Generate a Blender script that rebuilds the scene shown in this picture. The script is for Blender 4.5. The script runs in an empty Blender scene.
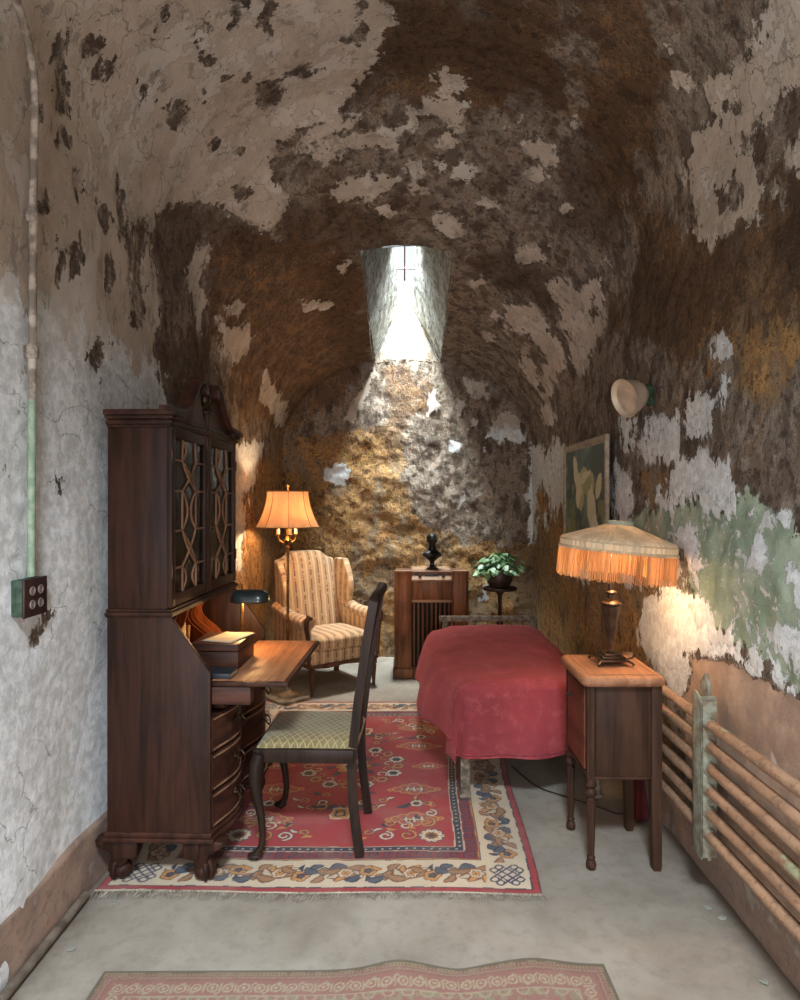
import bpy, bmesh, math, random
import numpy as np
from mathutils import Vector, Matrix
R = math.radians
PI = math.pi
C = bpy.context.scene.collection
sc = bpy.context.scene
random.seed(7)
F, CX, CY, CH = 650.0, 403.0, 500.0, 1.52      # focal length and vanishing point in px, camera height

def at(px, py, Y):
    return Vector(((px - CX) / F * Y, Y, CH - (py - CY) / F * Y))

# ------------------------------------------------------------------ noise
def _hash(ix, iy, iz, seed):
    h = (ix * 374761393 + iy * 668265263 + iz * 2147483647 + seed * 974634777) & 0xFFFFFFFF
    h = ((h ^ (h >> 13)) * 1274126177) & 0xFFFFFFFF
    h = (h ^ (h >> 16)) & 0xFFFFFFFF
    return h.astype(np.float64) / 4294967295.0

def vnoise(x, y, z, seed=0):
    ix, iy, iz = [np.floor(a).astype(np.int64) for a in (x, y, z)]
    fx, fy, fz = x - ix, y - iy, z - iz
    fx, fy, fz = [f * f * (3 - 2 * f) for f in (fx, fy, fz)]
    r = 0
    for dx in (0, 1):
        for dy in (0, 1):
            for dz in (0, 1):
                w = (fx if dx else 1 - fx) * (fy if dy else 1 - fy) * (fz if dz else 1 - fz)
                r = r + w * _hash(ix + dx, iy + dy, iz + dz, seed)
    return r * 2 - 1

def fbm(x, y, z, sc_=1.0, octv=4, seed=0, gain=.5):
    r, a, s = 0, 1.0, sc_
    for k in range(octv):
        r = r + a * vnoise(x * s, y * s, z * s, seed + k)
        a *= gain; s *= 2.03
    return r

# ------------------------------------------------------------------ materials
def newmat(name):
    m = bpy.data.materials.new(name); m.use_nodes = True
    nt = m.node_tree; nt.nodes.clear()
    out = nt.nodes.new('ShaderNodeOutputMaterial')
    b = nt.nodes.new('ShaderNodeBsdfPrincipled')
    nt.links.new(b.outputs[0], out.inputs[0])
    return m, nt, b, out

class NT:
    """tiny node helper"""
    def __init__(s, nt): s.t = nt
    def n(s, typ, **kw):
        o = s.t.nodes.new(typ)
        for k, v in kw.items(): setattr(o, k, v)
        return o
    def l(s, a, b): s.t.links.new(a, b)
    def set(s, sock, v):
        if hasattr(v, 'is_output') or isinstance(v, bpy.types.NodeSocket): s.l(v, sock)
        else: sock.default_value = v
    def math(s, op, a, b=0.0, c=None, clamp=False):
        o = s.n('ShaderNodeMath', operation=op, use_clamp=clamp)
        s.set(o.inputs[0], a); s.set(o.inputs[1], b)
        if c is not None: s.set(o.inputs[2], c)
        return o.outputs[0]
    def ss(s, x, lo, hi):
        o = s.n('ShaderNodeMapRange', interpolation_type='SMOOTHSTEP')
        s.set(o.inputs[0], x); o.inputs[1].default_value = lo; o.inputs[2].default_value = hi
        return o.outputs[0]
    def mix(s, f, a, b, blend='MIX'):
        o = s.n('ShaderNodeMix', data_type='RGBA', blend_type=blend)
        s.set(o.inputs[0], f)
        s.set(o.inputs[6], a if not isinstance(a, tuple) else (*a, 1)[:4])
        s.set(o.inputs[7], b if not isinstance(b, tuple) else (*b, 1)[:4])
        return o.outputs[2]
    def coord(s, scale=(1, 1, 1), kind='Object', rot=(0, 0, 0)):
        c = s.n('ShaderNodeTexCoord'); m = s.n('ShaderNodeMapping')
        m.inputs['Scale'].default_value = scale; m.inputs['Rotation'].default_value = rot
        s.l(c.outputs[kind], m.inputs[0]); return m.outputs[0]
    def noise(s, scale, detail=4, rough=.55, vec=None, dist=0.0):
        o = s.n('ShaderNodeTexNoise'); o.inputs['Scale'].default_value = scale
        o.inputs['Detail'].default_value = detail; o.inputs['Roughness'].default_value = rough
        o.inputs['Distortion'].default_value = dist
        if vec is not None: s.l(vec, o.inputs['Vector'])
        return o.outputs[0]
    def attr(s, name):
        o = s.n('ShaderNodeAttribute', attribute_name=name); return o
    def bump(s, h, strength=.5, dist=.01, normal=None):
        o = s.n('ShaderNodeBump'); o.inputs['Strength'].default_value = strength
        o.inputs['Distance'].default_value = dist; s.l(h, o.inputs['Height'])
        if normal is not None: s.l(normal, o.inputs['Normal'])
        return o.outputs[0]

def hexc(r, g, b):
    f = lambda c: ((c / 255 + .055) / 1.055) ** 2.4 if c > 10 else c / 255 / 12.92
    return (f(r), f(g), f(b))

def simple(name, col, rough=.5, metal=0., col2=None, nscale=12, bump=0., spec=.5, coat=0., stretch=(1, 1, 1)):
    m, nt, b, out = newmat(name); N = NT(nt)
    v = N.coord(stretch)
    n = N.noise(nscale, 4, .6, v)
    c2 = col2 or tuple(c * .6 for c in col)
    N.l(N.mix(N.ss(n, .3, .7), col, c2), b.inputs['Base Color'])
    b.inputs['Roughness'].default_value = rough; b.inputs['Metallic'].default_value = metal
    b.inputs['Specular IOR Level'].default_value = spec; b.inputs['Coat Weight'].default_value = coat
    if bump: N.l(N.bump(N.noise(nscale * 4, 4, .6, v), bump, .004), b.inputs['Normal'])
    return m

def wood(name, dark, light, axis='z', rough=.4, scale=1., coat=.0):
    m, nt, b, out = newmat(name); N = NT(nt)
    st = {'z': (14, 14, 1.2), 'y': (14, 1.2, 14), 'x': (1.2, 14, 14)}[axis]
    st = tuple(s * scale for s in st)
    v = N.coord(st)
    big = N.noise(1.1, 3, .5, v, 1.2)
    fine = N.noise(7, 3, .6, v)
    w = N.math('ADD', N.math('MULTIPLY', big, .75), N.math('MULTIPLY', fine, .3))
    c = N.mix(N.ss(w, .32, .72), dark, light)
    dirt = N.noise(3.2, 5, .65, N.coord())
    c = N.mix(N.math('MULTIPLY', N.ss(dirt, .5, .75), .45), c, tuple(x * .5 for x in dark))
    N.l(c, b.inputs['Base Color'])
    N.l(N.math('ADD', N.math('MULTIPLY', dirt, .35), rough - .08), b.inputs['Roughness'])
    b.inputs['Coat Weight'].default_value = coat; b.inputs['Specular IOR Level'].default_value = .2; b.inputs['Coat Roughness'].default_value = .3
    N.l(N.bump(fine, .15, .002), b.inputs['Normal'])
    return m

# ------------------------------------------------------------------ mesh builder
class MB:
    def __init__(s): s.bm = bmesh.new(); s.M = Matrix.Identity(4)
    def _v(s, p): return s.bm.verts.new(s.M @ Vector(p))
    def box(s, x0, x1, y0, y1, z0, z1, bev=0., seg=2, M=None):
        mat = Matrix.Translation(((x0 + x1) / 2, (y0 + y1) / 2, (z0 + z1) / 2)) @ Matrix.Diagonal((x1 - x0, y1 - y0, z1 - z0, 1))
        if M is not None: mat = M @ mat
        r = bmesh.ops.create_cube(s.bm, size=1, matrix=s.M @ mat)
        if bev > 0:
            es = list({e for v in r['verts'] for e in v.link_edges})
            bmesh.ops.bevel(s.bm, geom=es, offset=bev, segments=seg, affect='EDGES', profile=.5)
        return s
    def prism(s, poly, a0, a1, axis='y', bev=0.):
        """poly in the plane normal to axis; axis y -> (x,z), x -> (y,z), z -> (x,y)"""
        def P(u, v, a):
            return {'y': (u, a, v), 'x': (a, u, v), 'z': (u, v, a)}[axis]
        A = [s._v(P(u, v, a0)) for u, v in poly]; B = [s._v(P(u, v, a1)) for u, v in poly]
        fs = [s.bm.faces.new(A), s.bm.faces.new(B[::-1])]
        n = len(poly)
        for i in range(n): fs.append(s.bm.faces.new((A[i], B[i], B[(i + 1) % n], A[(i + 1) % n])))
        bmesh.ops.recalc_face_normals(s.bm, faces=fs)
        if bev > 0:
            es = list({e for f in fs[:2] for e in f.edges})
            bmesh.ops.bevel(s.bm, geom=es, offset=bev, segments=2, affect='EDGES', profile=.5)
        return s
    def lathe(s, prof, cx=0, cy=0, cz=0, seg=24, M=None, sx=1., sy=1., flute=0, fa=0., rot=0.):
        rings = []
        for r, z in prof:
            ring = []
            for k in range(seg):
                t = 2 * PI * k / seg + rot
                rr = r * (1 - fa * (.5 + .5 * math.cos(flute * t))) if flute else r
                p = Vector((cx + rr * math.cos(t) * sx, cy + rr * math.sin(t) * sy, cz + z))
                if M is not None: p = M @ p
                ring.append(s._v(p))
            rings.append(ring)
        fs = []
        for a, b in zip(rings, rings[1:]):
            for k in range(seg):
                j = (k + 1) % seg
                fs.append(s.bm.faces.new((a[k], a[j], b[j], b[k])))
        if prof[0][0] > 1e-5: fs.append(s.bm.faces.new(rings[0][::-1]))
        if prof[-1][0] > 1e-5: fs.append(s.bm.faces.new(rings[-1]))
        return s
    def shell(s, prof, cx=0, cy=0, cz=0, seg=32, M=None, th=.0015, warp=None):
        """open lathe surface with thickness"""
        grid = []
        for off in (0, th):
            rings = []
            for r, z in prof:
                ring = []
                for k in range(seg):
                    t = 2 * PI * k / seg
                    rr = (r - off) * (warp(t, z) if warp else 1)
                    p = Vector((cx + rr * math.cos(t), cy + rr * math.sin(t), cz + z))
                    if M is not None: p = M @ p
                    ring.append(s._v(p))
                rings.append(ring)
            grid.append(rings)
        for g, fl in ((grid[0], 1), (grid[1], 0)):
            for a, b in zip(g, g[1:]):
                for k in range(seg):
                    j = (k + 1) % seg
                    q = (a[k], a[j], b[j], b[k])
                    s.bm.faces.new(q if fl else q[::-1])
        for e in (0, -1):
            a, b = grid[0][e], grid[1][e]
            for k in range(seg):
                j = (k + 1) % seg
                s.bm.faces.new((a[k], b[k], b[j], a[j]))
        return s
    def tube(s, pts, rad, seg=10, flat=1., up=None):
        pts = [Vector(p) for p in pts]; n = len(pts)
        if not hasattr(rad, '__len__'): rad = [rad] * n
        rings = []
        u = None
        for i, p in enumerate(pts):
            d = (pts[min(i + 1, n - 1)] - pts[max(i - 1, 0)]).normalized()
            if u is None:
                ref = Vector(up) if up else (Vector((0, 0, 1)) if abs(d.z) < .9 else Vector((1, 0, 0)))
                u = (ref - d * ref.dot(d)).normalized()
            else: u = (u - d * u.dot(d)).normalized()
            w = d.cross(u)
            rings.append([s._v(p + (u * math.cos(2 * PI * k / seg) * rad[i] + w * math.sin(2 * PI * k / seg) * rad[i] * flat)) for k in range(seg)])
        for a, b in zip(rings, rings[1:]):
            for k in range(seg):
                j = (k + 1) % seg
                s.bm.faces.new((a[k], a[j], b[j], b[k]))
        s.bm.faces.new(rings[0][::-1]); s.bm.faces.new(rings[-1])
        return s
    def sweep(s, path, prof, up=(0, 0, 1), closed=False):
        """sweep a closed 2D profile (side, up) along a path"""
        path = [Vector(p) for p in path]; n = len(path); up = Vector(up); rings = []
        for i, p in enumerate(path):
            d = (path[min(i + 1, n - 1)] - path[max(i - 1, 0)]).normalized()
            if closed: d = (path[(i + 1) % n] - path[i - 1]).normalized()
            side = d.cross(up).normalized(); u2 = side.cross(d).normalized()
            rings.append([s._v(p + side * a + u2 * b) for a, b in prof])
        m = len(prof); fs = []
        for i in range(n if closed else n - 1):
            a, b = rings[i], rings[(i + 1) % n]
            for k in range(m):
                j = (k + 1) % m
                fs.append(s.bm.faces.new((a[k], a[j], b[j], b[k])))
        if not closed: fs += [s.bm.faces.new(rings[0][::-1]), s.bm.faces.new(rings[-1])]
        bmesh.ops.recalc_face_normals(s.bm, faces=fs)
        return s
    def grid(s, fn, nu, nv, cu=False):
        V = [[s._v(fn(i / nu, j / nv)) for j in range(nv + 1)] for i in range(nu + (0 if cu else 1))]
        for i in range(nu):
            for j in range(nv):
                a, b = V[i], V[(i + 1) % len(V)]
                s.bm.faces.new((a[j], b[j], b[j + 1], a[j + 1]))
        return s
    def ball(s, c, r, sx=1, sy=1, sz=1, u=16, v=10, M=None):
        m = Matrix.Translation(c) @ Matrix.Diagonal((r * sx, r * sy, r * sz, 1))
        if M is not None: m = M @ m
        bmesh.ops.create_uvsphere(s.bm, u_segments=u, v_segments=v, radius=1, matrix=s.M @ m); return s
    def build(s, name, mat, parent=None, ang=35, smooth=True, solid=0.):
        me = bpy.data.meshes.new(name); s.bm.to_mesh(me); s.bm.free()
        if mat: me.materials.append(mat)
        if smooth:
            me.polygons.foreach_set('use_smooth', [True] * len(me.polygons))
            me.set_sharp_from_angle(angle=R(ang))
        o = bpy.data.objects.new(name, me); C.objects.link(o)
        if parent is not None: o.parent = parent
        if solid:
            mo = o.modifiers.new('thickness', 'SOLIDIFY'); mo.thickness = solid; mo.offset = 0
        return o

def tag(o, label=None, cat=None, group=None, kind=None):
    if label: o['label'] = label
    if cat: o['category'] = cat
    if group: o['group'] = group
    if kind: o['kind'] = kind
    return o

def thing(name, label, cat, loc=(0, 0, 0), rz=0., group=None):
    o = bpy.data.objects.new(name, None); C.objects.link(o)
    o.location = loc; o.rotation_euler = (0, 0, rz); o.empty_display_size = .1
    return tag(o, label, cat, group)

def np_mesh(name, V, Fc, mat, attrs=None, colors=None, parent=None):
    me = bpy.data.meshes.new(name)
    me.vertices.add(len(V)); me.vertices.foreach_set('co', V.astype(np.float32).ravel())
    me.loops.add(Fc.size); me.loops.foreach_set('vertex_index', Fc.astype(np.int32).ravel())
    me.polygons.add(len(Fc)); me.polygons.foreach_set('loop_start', np.arange(0, Fc.size, 4, dtype=np.int32))
    me.update(calc_edges=True); me.validate()
    me.polygons.foreach_set('use_smooth', [True] * len(me.polygons))
    for k, a in (attrs or {}).items():
        at_ = me.attributes.new(k, 'FLOAT', 'POINT'); at_.data.foreach_set('value', a.astype(np.float32).ravel())
    for k, a in (colors or {}).items():
        at_ = me.attributes.new(k, 'FLOAT_COLOR', 'POINT')
        at_.data.foreach_set('color', np.concatenate([a, np.ones((len(a), 1))], 1).astype(np.float32).ravel())
    if mat: me.materials.append(mat)
    o = bpy.data.objects.new(name, me); C.objects.link(o)
    if parent is not None: o.parent = parent
    return o

def grid_faces(nu, nv, keep=None):
    i, j = np.meshgrid(np.arange(nu - 1), np.arange(nv - 1), indexing='ij')
    a = i * nv + j
    f = np.stack([a, a + nv, a + nv + 1, a + 1], -1)
    if keep is not None: f = f[keep]
    return f.reshape(-1, 4)
def smoothpath(pts, n=5):
    out = []
    P = [Vector(p) for p in pts]
    for i in range(len(P) - 1):
        p0, p1, p2, p3 = P[max(i - 1, 0)], P[i], P[i + 1], P[min(i + 2, len(P) - 1)]
        for k in range(n):
            t = k / n; out.append(.5 * (2 * p1 + (p2 - p0) * t + (2 * p0 - 5 * p1 + 4 * p2 - p3) * t * t + (3 * p1 - p0 - 3 * p2 + p3) * t ** 3))
    return out + [P[-1]]
# ================================================================== peeling paint: where each layer survives on the real walls
# outlines of paint and stain patches, as read off the wall, turned into distances in metres on the surface
PATCH = {'A': [], 'a': [], 'G': [], 'O': [], 'D': [], 'T': [], 'd': []}
def P_(k, *strs):
    for s in strs:
        v = [float(t) for t in s.replace(',', ' ').split()]
        PATCH[k].append([(v[i], v[i + 1]) for i in range(0, len(v), 2)])
def E_(k, *boxes):          # ragged ellipse given as x0 x1 y0 y1
    for (x0, x1, y0, y1) in boxes:
        cx, cy, rx, ry = (x0 + x1) / 2, (y0 + y1) / 2, (x1 - x0) / 2, (y1 - y0) / 2
        PATCH[k].append([(cx + rx * math.cos(t * PI / 4 + .3) * (1 + .25 * math.sin(3 * t + cx)), cy + ry * math.sin(t * PI / 4 + .3) * (1 + .25 * math.cos(2 * t + cy))) for t in range(8)])
# pale paint
P_('A', '-400,-600 380,-600 378,-60 382,0 392,20 375,65 350,95 340,120 300,125 272,145 272,165 290,200 285,220 270,228 245,220 220,205 175,203 155,215 150,240 158,285 162,330 160,400 200,430 231,445 250,442 262,440 258,480 245,495 242,560 228,590 235,640 235,1300 -400,1300',
   '200,245 216,248 205,265 200,285 207,300 205,335 198,330 190,295 185,270',
   '222,320 247,325 245,350 235,365 222,345', '262,370 270,376 285,405 284,426 276,428 262,405',
   '300,128 330,112 362,108 350,122 320,140 290,150', '325,142 355,131 385,125 402,130 395,145 360,150 330,152',
   '320,190 340,178 380,172 398,180 385,195 350,199', '432,80 450,70 470,80 468,90 445,92', '422,100 440,92 465,100 462,125 445,118 425,112',
   '527,140 545,134 565,150 562,160 545,160 530,150', '550,275 580,285 600,278 607,300 605,330 590,350 580,374 570,368 568,340 555,310 548,290',
   '505,302 530,310 550,325 566,352 560,380 548,402 540,396 550,360 530,335 505,318', '515,345 535,360 542,385 534,388 520,365',
   '667,40 676,39 678,60 669,62', '668,67 690,75 697,85 690,90 672,80',
   '767,0 757,30 740,65 712,90 720,120 695,135 687,160 700,200 695,245 707,250 725,235 750,215 760,195 757,160 770,125 785,100 870,70 900,-300 780,-300',
   '785,185 788,155 805,120 900,100 900,195', '620,417 633,420 634,450 622,452', '640,415 675,420 677,462 660,466 645,455',
   '680,420 695,395 724,387 722,410 705,440 690,450', '662,500 668,480 680,455 700,455 730,465 742,485 738,510 725,515 700,505 690,500 668,512',
   '670,530 690,515 706,540 704,565 695,578 680,555', '742,560 750,545 762,560 758,575 745,570', '761,640 775,628 830,620 830,655 770,650',
   '785,575 820,560 820,615 795,610', '767,520 785,515 786,528 770,532', '614,455 625,455 632,490 632,520 614,535 612,490',
   '646,600 700,588 722,622 765,662 800,690 740,660 693,650 692,705 680,700 660,672 640,650',
   '528,445 545,445 548,470 538,500 534,545 529,545', '533,470 555,440 568,455 562,500 556,520 548,490',
   '427,395 436,392 438,410 429,413', '457,400 464,402 463,418 457,418', '469,418 482,417 484,428 472,430', '451,440 460,441 458,452 451,451',
   '483,434 489,436 488,450 483,450', '490,432 500,412 515,412 528,440 520,446 505,440 500,450', '325,472 340,464 352,472 346,487 334,489 325,482',
   '460,498 468,494 467,503 460,503', '478,587 488,583 488,600 480,600', '464,376 485,384 485,398 470,396', '372,366 345,420 352,425 380,375')
E_('A', (400, 415, 110, 130), (440, 462, 125, 150), (400, 425, 155, 180), (435, 450, 155, 175), (457, 480, 165, 182), (400, 430, 185, 195),
   (525, 548, 165, 180), (567, 577, 113, 123), (515, 525, 115, 120), (433, 470, 215, 240), (515, 550, 245, 265), (480, 495, 330, 342),
   (470, 485, 278, 292), (520, 530, 345, 355), (491, 500, 315, 322), (600, 607, 253, 262), (300, 330, 300, 312), (340, 358, 262, 270), (230, 238, 300, 312),
   (500, 510, 325, 333), (540, 556, 400, 430), (640, 650, 540, 560), (300, 345, 150, 165), (375, 395, 210, 222), (480, 500, 200, 210), (555, 570, 205, 215),
   (712, 722, 330, 345), (720, 735, 340, 360), (745, 760, 510, 520), (625, 640, 575, 590), (668, 680, 585, 600), (540, 548, 510, 530), (575, 590, 560, 580))
# holes in the pale paint (bare grey-brown render behind)
P_('a', '150,30 158,8 168,12 160,25 150,36', '190,35 205,25 207,36 195,42', '220,15 228,-4 240,-2 238,22 228,18', '253,92 262,75 277,74 278,95 268,108 255,100',
   '285,70 302,62 318,70 300,76', '162,118 172,98 184,112 183,121 170,122', '132,235 143,225 146,290 144,332 136,330 131,280', '55,45 70,40 72,110 60,112',
   '340,32 360,24 366,36 350,44')
E_('a', (263, 273, 8, 28), (232, 246, 145, 155), (235, 248, 184, 198), (353, 363, 4, 13), (353, 364, 20, 32), (207, 218, 138, 147), (80, 100, 42, 52), (100, 107, 58, 72),
   (138, 148, 86, 99), (218, 224, 70, 84), (243, 250, 74, 82), (200, 215, 60, 67), (37, 50, 100, 120), (60, 80, 125, 145), (65, 78, 240, 262), (50, 62, 255, 290),
   (85, 110, 345, 372), (200, 206, 90, 98), (38, 52, 190, 215), (75, 85, 170, 200), (95, 104, 205, 230), (66, 78, 255, 275), (30, 40, 620, 650), (40, 48, 612, 626), (62, 70, 480, 492),
   (720, 735, 180, 212), (735, 745, 100, 112), (742, 752, 130, 150), (690, 698, 165, 180), (663, 674, 480, 500), (120, 128, 180, 240), (105, 112, 260, 300), (590, 596, 300, 320))
# smooth peach cement above the radiator
P_('T', '693,652 712,655 740,665 800,694 1000,780 1000,1400 690,1400 688,720')
# green distemper
P_('G', '608,520 660,505 707,500 728,500 745,488 760,486 770,511 788,518 800,525 900,540 900,760 800,692 756,655 714,632 690,602 682,577 675,546 630,560 612,545',
   '52,485 66,480 64,505 55,515')
# rust / ochre
P_('O', '200,240 300,225 360,260 372,360 330,420 285,440 240,420 215,330', '580,0 650,-20 665,60 655,140 640,210 600,200 575,120', '640,210 800,190 900,200 900,380 760,400 700,360 650,350 610,330',
   '340,425 400,415 404,470 410,515 440,530 545,545 560,680 283,680 270,520 283,440', '385,362 425,362 430,400 400,430 385,400', '532,480 640,560 660,640 690,900 545,900 530,660',
   '230,470 290,440 290,700 235,700', '350,0 560,0 560,90 480,120 380,100', '640,470 670,480 660,520 640,500')
# dark wet stains
P_('D', '155,215 220,208 270,228 300,200 400,200 400,250 300,262 210,250 175,300 165,330', '380,0 520,-20 560,60 540,120 440,70 390,90 350,110 345,95', '590,100 650,60 640,180 610,250 560,240 540,200',
   '640,260 700,250 750,300 690,360 640,350 625,300', '300,260 370,250 375,350 345,360 310,310', '480,245 560,260 560,330 520,300 470,270', '760,210 900,200 900,330 780,330', '160,340 200,330 235,430 240,520 200,440 165,420')

def sdf_px(px, py, poly):
    d2 = np.full(px.shape, 1e18); ins = np.zeros(px.shape, bool)
    n = len(poly)
    for i in range(n):
        ax, ay = poly[i]; bx, by = poly[(i + 1) % n]
        ex, ey = bx - ax, by - ay
        t = np.clip(((px - ax) * ex + (py - ay) * ey) / (ex * ex + ey * ey + 1e-9), 0, 1)
        d2 = np.minimum(d2, (px - ax - t * ex) ** 2 + (py - ay - t * ey) ** 2)
        if abs(ey) > 1e-9:
            c = ((ay > py) != (by > py)) & (px < (bx - ax) * (py - ay) / (by - ay) + ax)
            ins ^= c
    return np.where(ins, 1, -1) * np.sqrt(d2)

def layers(V):
    X, Y, Z = V[:, 0], V[:, 1], V[:, 2]
    wx = fbm(X, Y, Z, 4.5, 4, 11) * .035; wy = fbm(X, Y, Z, 4.5, 4, 31) * .035
    Yc = np.maximum(Y, 1.45)
    px = CX + F * X / Yc + wx * F / Yc; py = CY - F * (Z - CH) / Yc + wy * F / Yc
    out = {}
    for k, polys in PATCH.items():
        s = np.full(px.shape, -1e9)
        for p in polys:
            xs = [q[0] for q in p]; ys = [q[1] for q in p]; mg = 120
            m = (px > min(xs) - mg) & (px < max(xs) + mg) & (py > min(ys) - mg) & (py < max(ys) + mg)
            if m.any(): s[m] = np.maximum(s[m], sdf_px(px[m], py[m], p))
        out[k] = np.clip(s * Yc / F, -.3, .3)
    out['A'] = np.minimum(out['A'], -out['a'] * 1.0)
    out['A'] = np.minimum(out['A'], np.where(out['T'] > 0, -.02, 1) )
    return out

def ss_(x, a, b):
    t = np.clip((x - a) / (b - a), 0, 1); return t * t * (3 - 2 * t)

SPR = lambda Y: np.interp(Y, [-3, 3.3, 3.7, 4.2, 5.0, 6.3], [2.85, 2.85, 2.72, 2.42, 2.18, 2.0])
APX = lambda Y: np.interp(Y, [-3, 3.4, 3.8, 4.15, 4.5, 5.2, 6.3, 6.6], [3.72, 3.72, 3.58, 3.40, 3.27, 3.08, 2.90, 2.85])
WL = lambda Y: -1.24 + .0145 * (Y - 2)
WR = lambda Y: 1.235 + .006 * (Y - 2)
YB, YF = 6.3, -2.6
_ys = np.concatenate([np.arange(YF, 1.5, .09), np.arange(1.5, 3.9, .0145), np.arange(3.9, 4.5, .018), np.linspace(4.5, YB, 100), [YB + .03, YB + .07]])
_ys = np.unique(np.round(_ys, 5))
HX0, HX1 = -.28, .35                     # skylight hole in x

def displaced(V, Nrm, lay, amp=1.):
    X, Y, Z = V.T
    bare = 1 - ss_(lay['A'], -.05, .02); rough = np.where(lay['T'] > -.02, .15, 1.)
    big = fbm(X, Y, Z, 1.6, 3, 3) * .014
    st = fbm(X, Y, Z, 9, 4, 51) * .008 * bare * rough + fbm(X, Y, Z, 30, 2, 71) * .004 * (bare * .8 + .2) * rough
    pt = ss_(lay['A'], -.008, .008) * .004
    return V + Nrm * ((big + st + pt) * amp)[:, None]

def wallmat():
    m, nt, b, out = newmat('peeling_plaster'); N = NT(nt)
    A = N.attr('A').outputs['Fac']; G = N.attr('G').outputs['Fac']; O = N.attr('O').outputs['Fac']; D = N.attr('D').outputs['Fac']; T = N.attr('T').outputs['Fac']
    v = N.coord(); vs = N.coord((1, 1, .5))
    n1 = N.noise(6, 8, .66, v); n2 = N.noise(24, 8, .68, v); n3 = N.noise(95, 6, .7, v); n4 = N.noise(2.3, 5, .6, v); n5 = N.noise(11, 9, .68, vs, .3); n6 = N.noise(4.5, 9, .66, vs, .2)
    geo = N.n('ShaderNodeNewGeometry'); sep = N.n('ShaderNodeSeparateXYZ'); N.l(geo.outputs['Position'], sep.inputs[0]); Z = sep.outputs['Z']
    c5 = lambda x, k=1.0: N.math('MULTIPLY', N.math('SUBTRACT', x, .5), k)
    inv = lambda x: N.math('SUBTRACT', 1, x); mul = lambda a, b_: N.math('MULTIPLY', a, b_); add = lambda a, b_: N.math('ADD', a, b_); mx = lambda a, b_: N.math('MAXIMUM', a, b_)
    # paint film: traced outline, ragged by noise, flaking inside, survivors outside
    a = add(A, add(c5(n2, .15), c5(n5, .24)))
    fl = N.ss(add(c5(n2, .9), c5(n4, 1.1)), .215, .225)
    am = mul(N.ss(a, -.002, .002), inv(mul(fl, .9)))
    sv = N.ss(add(add(c5(n5, .9), c5(n2, .5)), mul(A, 1.5)), .088, .095)
    am = mx(am, sv)
    tm = N.ss(add(T, add(c5(n2, .07), c5(n1, .05))), -.003, .003)
    pe = N.ss(add(T, c5(n2, .05)), .20, .202)
    am = mul(am, inv(tm))
    gm = N.ss(add(G, add(c5(n5, .22), c5(n2, .2))), -.004, .004); gm = mul(gm, inv(tm))
    wchip = N.ss(add(c5(n5, .8), c5(n2, 1.1)), .105, .112)       # primer showing through the green
    om = N.ss(add(add(O, c5(n1, .75)), c5(n6, .55)), -.02, .05)
    dm = N.ss(add(add(D, c5(n5, .75)), c5(n1, .6)), .0, .05)
    # bare render
    base = N.mix(N.ss(n5, .42, .58), hexc(116, 101, 88), hexc(168, 154, 138)); base = N.mix(N.ss(n1, .55, .58), base, hexc(132, 114, 98))
    base = N.mix(mul(N.ss(n3, .48, .62), .45), base, hexc(78, 64, 54))
    base = N.mix(mul(N.ss(n5, .54, .60), .40), base, hexc(122, 86, 52))
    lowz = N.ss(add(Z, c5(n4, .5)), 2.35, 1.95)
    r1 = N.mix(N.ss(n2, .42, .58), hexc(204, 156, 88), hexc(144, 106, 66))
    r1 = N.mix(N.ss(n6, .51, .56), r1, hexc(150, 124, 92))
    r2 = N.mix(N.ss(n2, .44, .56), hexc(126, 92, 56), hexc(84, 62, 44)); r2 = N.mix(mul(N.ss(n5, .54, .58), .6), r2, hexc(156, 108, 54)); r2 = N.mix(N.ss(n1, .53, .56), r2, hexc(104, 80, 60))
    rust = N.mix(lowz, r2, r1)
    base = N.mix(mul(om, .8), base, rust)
    drk = N.mix(N.ss(n2, .42, .58), hexc(66, 47, 33), hexc(98, 74, 52))
    base = N.mix(mul(dm, .72), base, drk)
    base = N.mix(mul(N.ss(n2, .44, .40), .6), base, hexc(50, 38, 28)); base = N.mix(mul(mul(N.ss(n5, .46, .44), N.ss(n1, .52, .54)), .6), base, hexc(70, 52, 38))
    base = N.mix(mul(N.ss(n3, .60, .64), .35), base, hexc(176, 160, 140))
    tcol = N.mix(N.ss(n1, .35, .65), hexc(186, 158, 136), hexc(152, 128, 112)); tcol = N.mix(N.ss(N.noise(1.7, 3, .5, v), .62, .63), tcol, hexc(206, 188, 176))
    tcol = N.mix(mul(N.ss(n3, .55, .65), .3), tcol, hexc(120, 98, 84))
    base = N.mix(tm, base, tcol)
    gcol = N.mix(N.ss(n1, .40, .60), hexc(134, 150, 128), hexc(164, 174, 152)); gcol = N.mix(wchip, gcol, hexc(214, 210, 202))
    # pale paint, two coats: older tan distemper and a whiter coat over it, its lower part brightened as if daylit
    old = N.mix(N.ss(n1, .36, .64), hexc(196, 182, 166), hexc(176, 162, 146)); old = N.mix(mul(N.ss(n3, .52, .64), .25), old, hexc(140, 124, 110))
    new_hi = N.mix(N.ss(n1, .3, .7), hexc(206, 196, 184), hexc(192, 182, 170)); new_lit = N.mix(N.ss(n2, .36, .62), hexc(232, 234, 234), hexc(198, 200, 198))
    low_lit = N.ss(add(Z, c5(n6, 1.3)), 2.35, 2.15)  # daylight on the lower walls put into the coat colour, by height
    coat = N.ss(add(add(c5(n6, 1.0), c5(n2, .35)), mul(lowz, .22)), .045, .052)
    pcol = N.mix(coat, old, N.mix(low_lit, new_hi, new_lit))
    pcol = N.mix(mul(mul(N.ss(n5, .58, .60), inv(coat)), .6), pcol, hexc(128, 118, 108))
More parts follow.
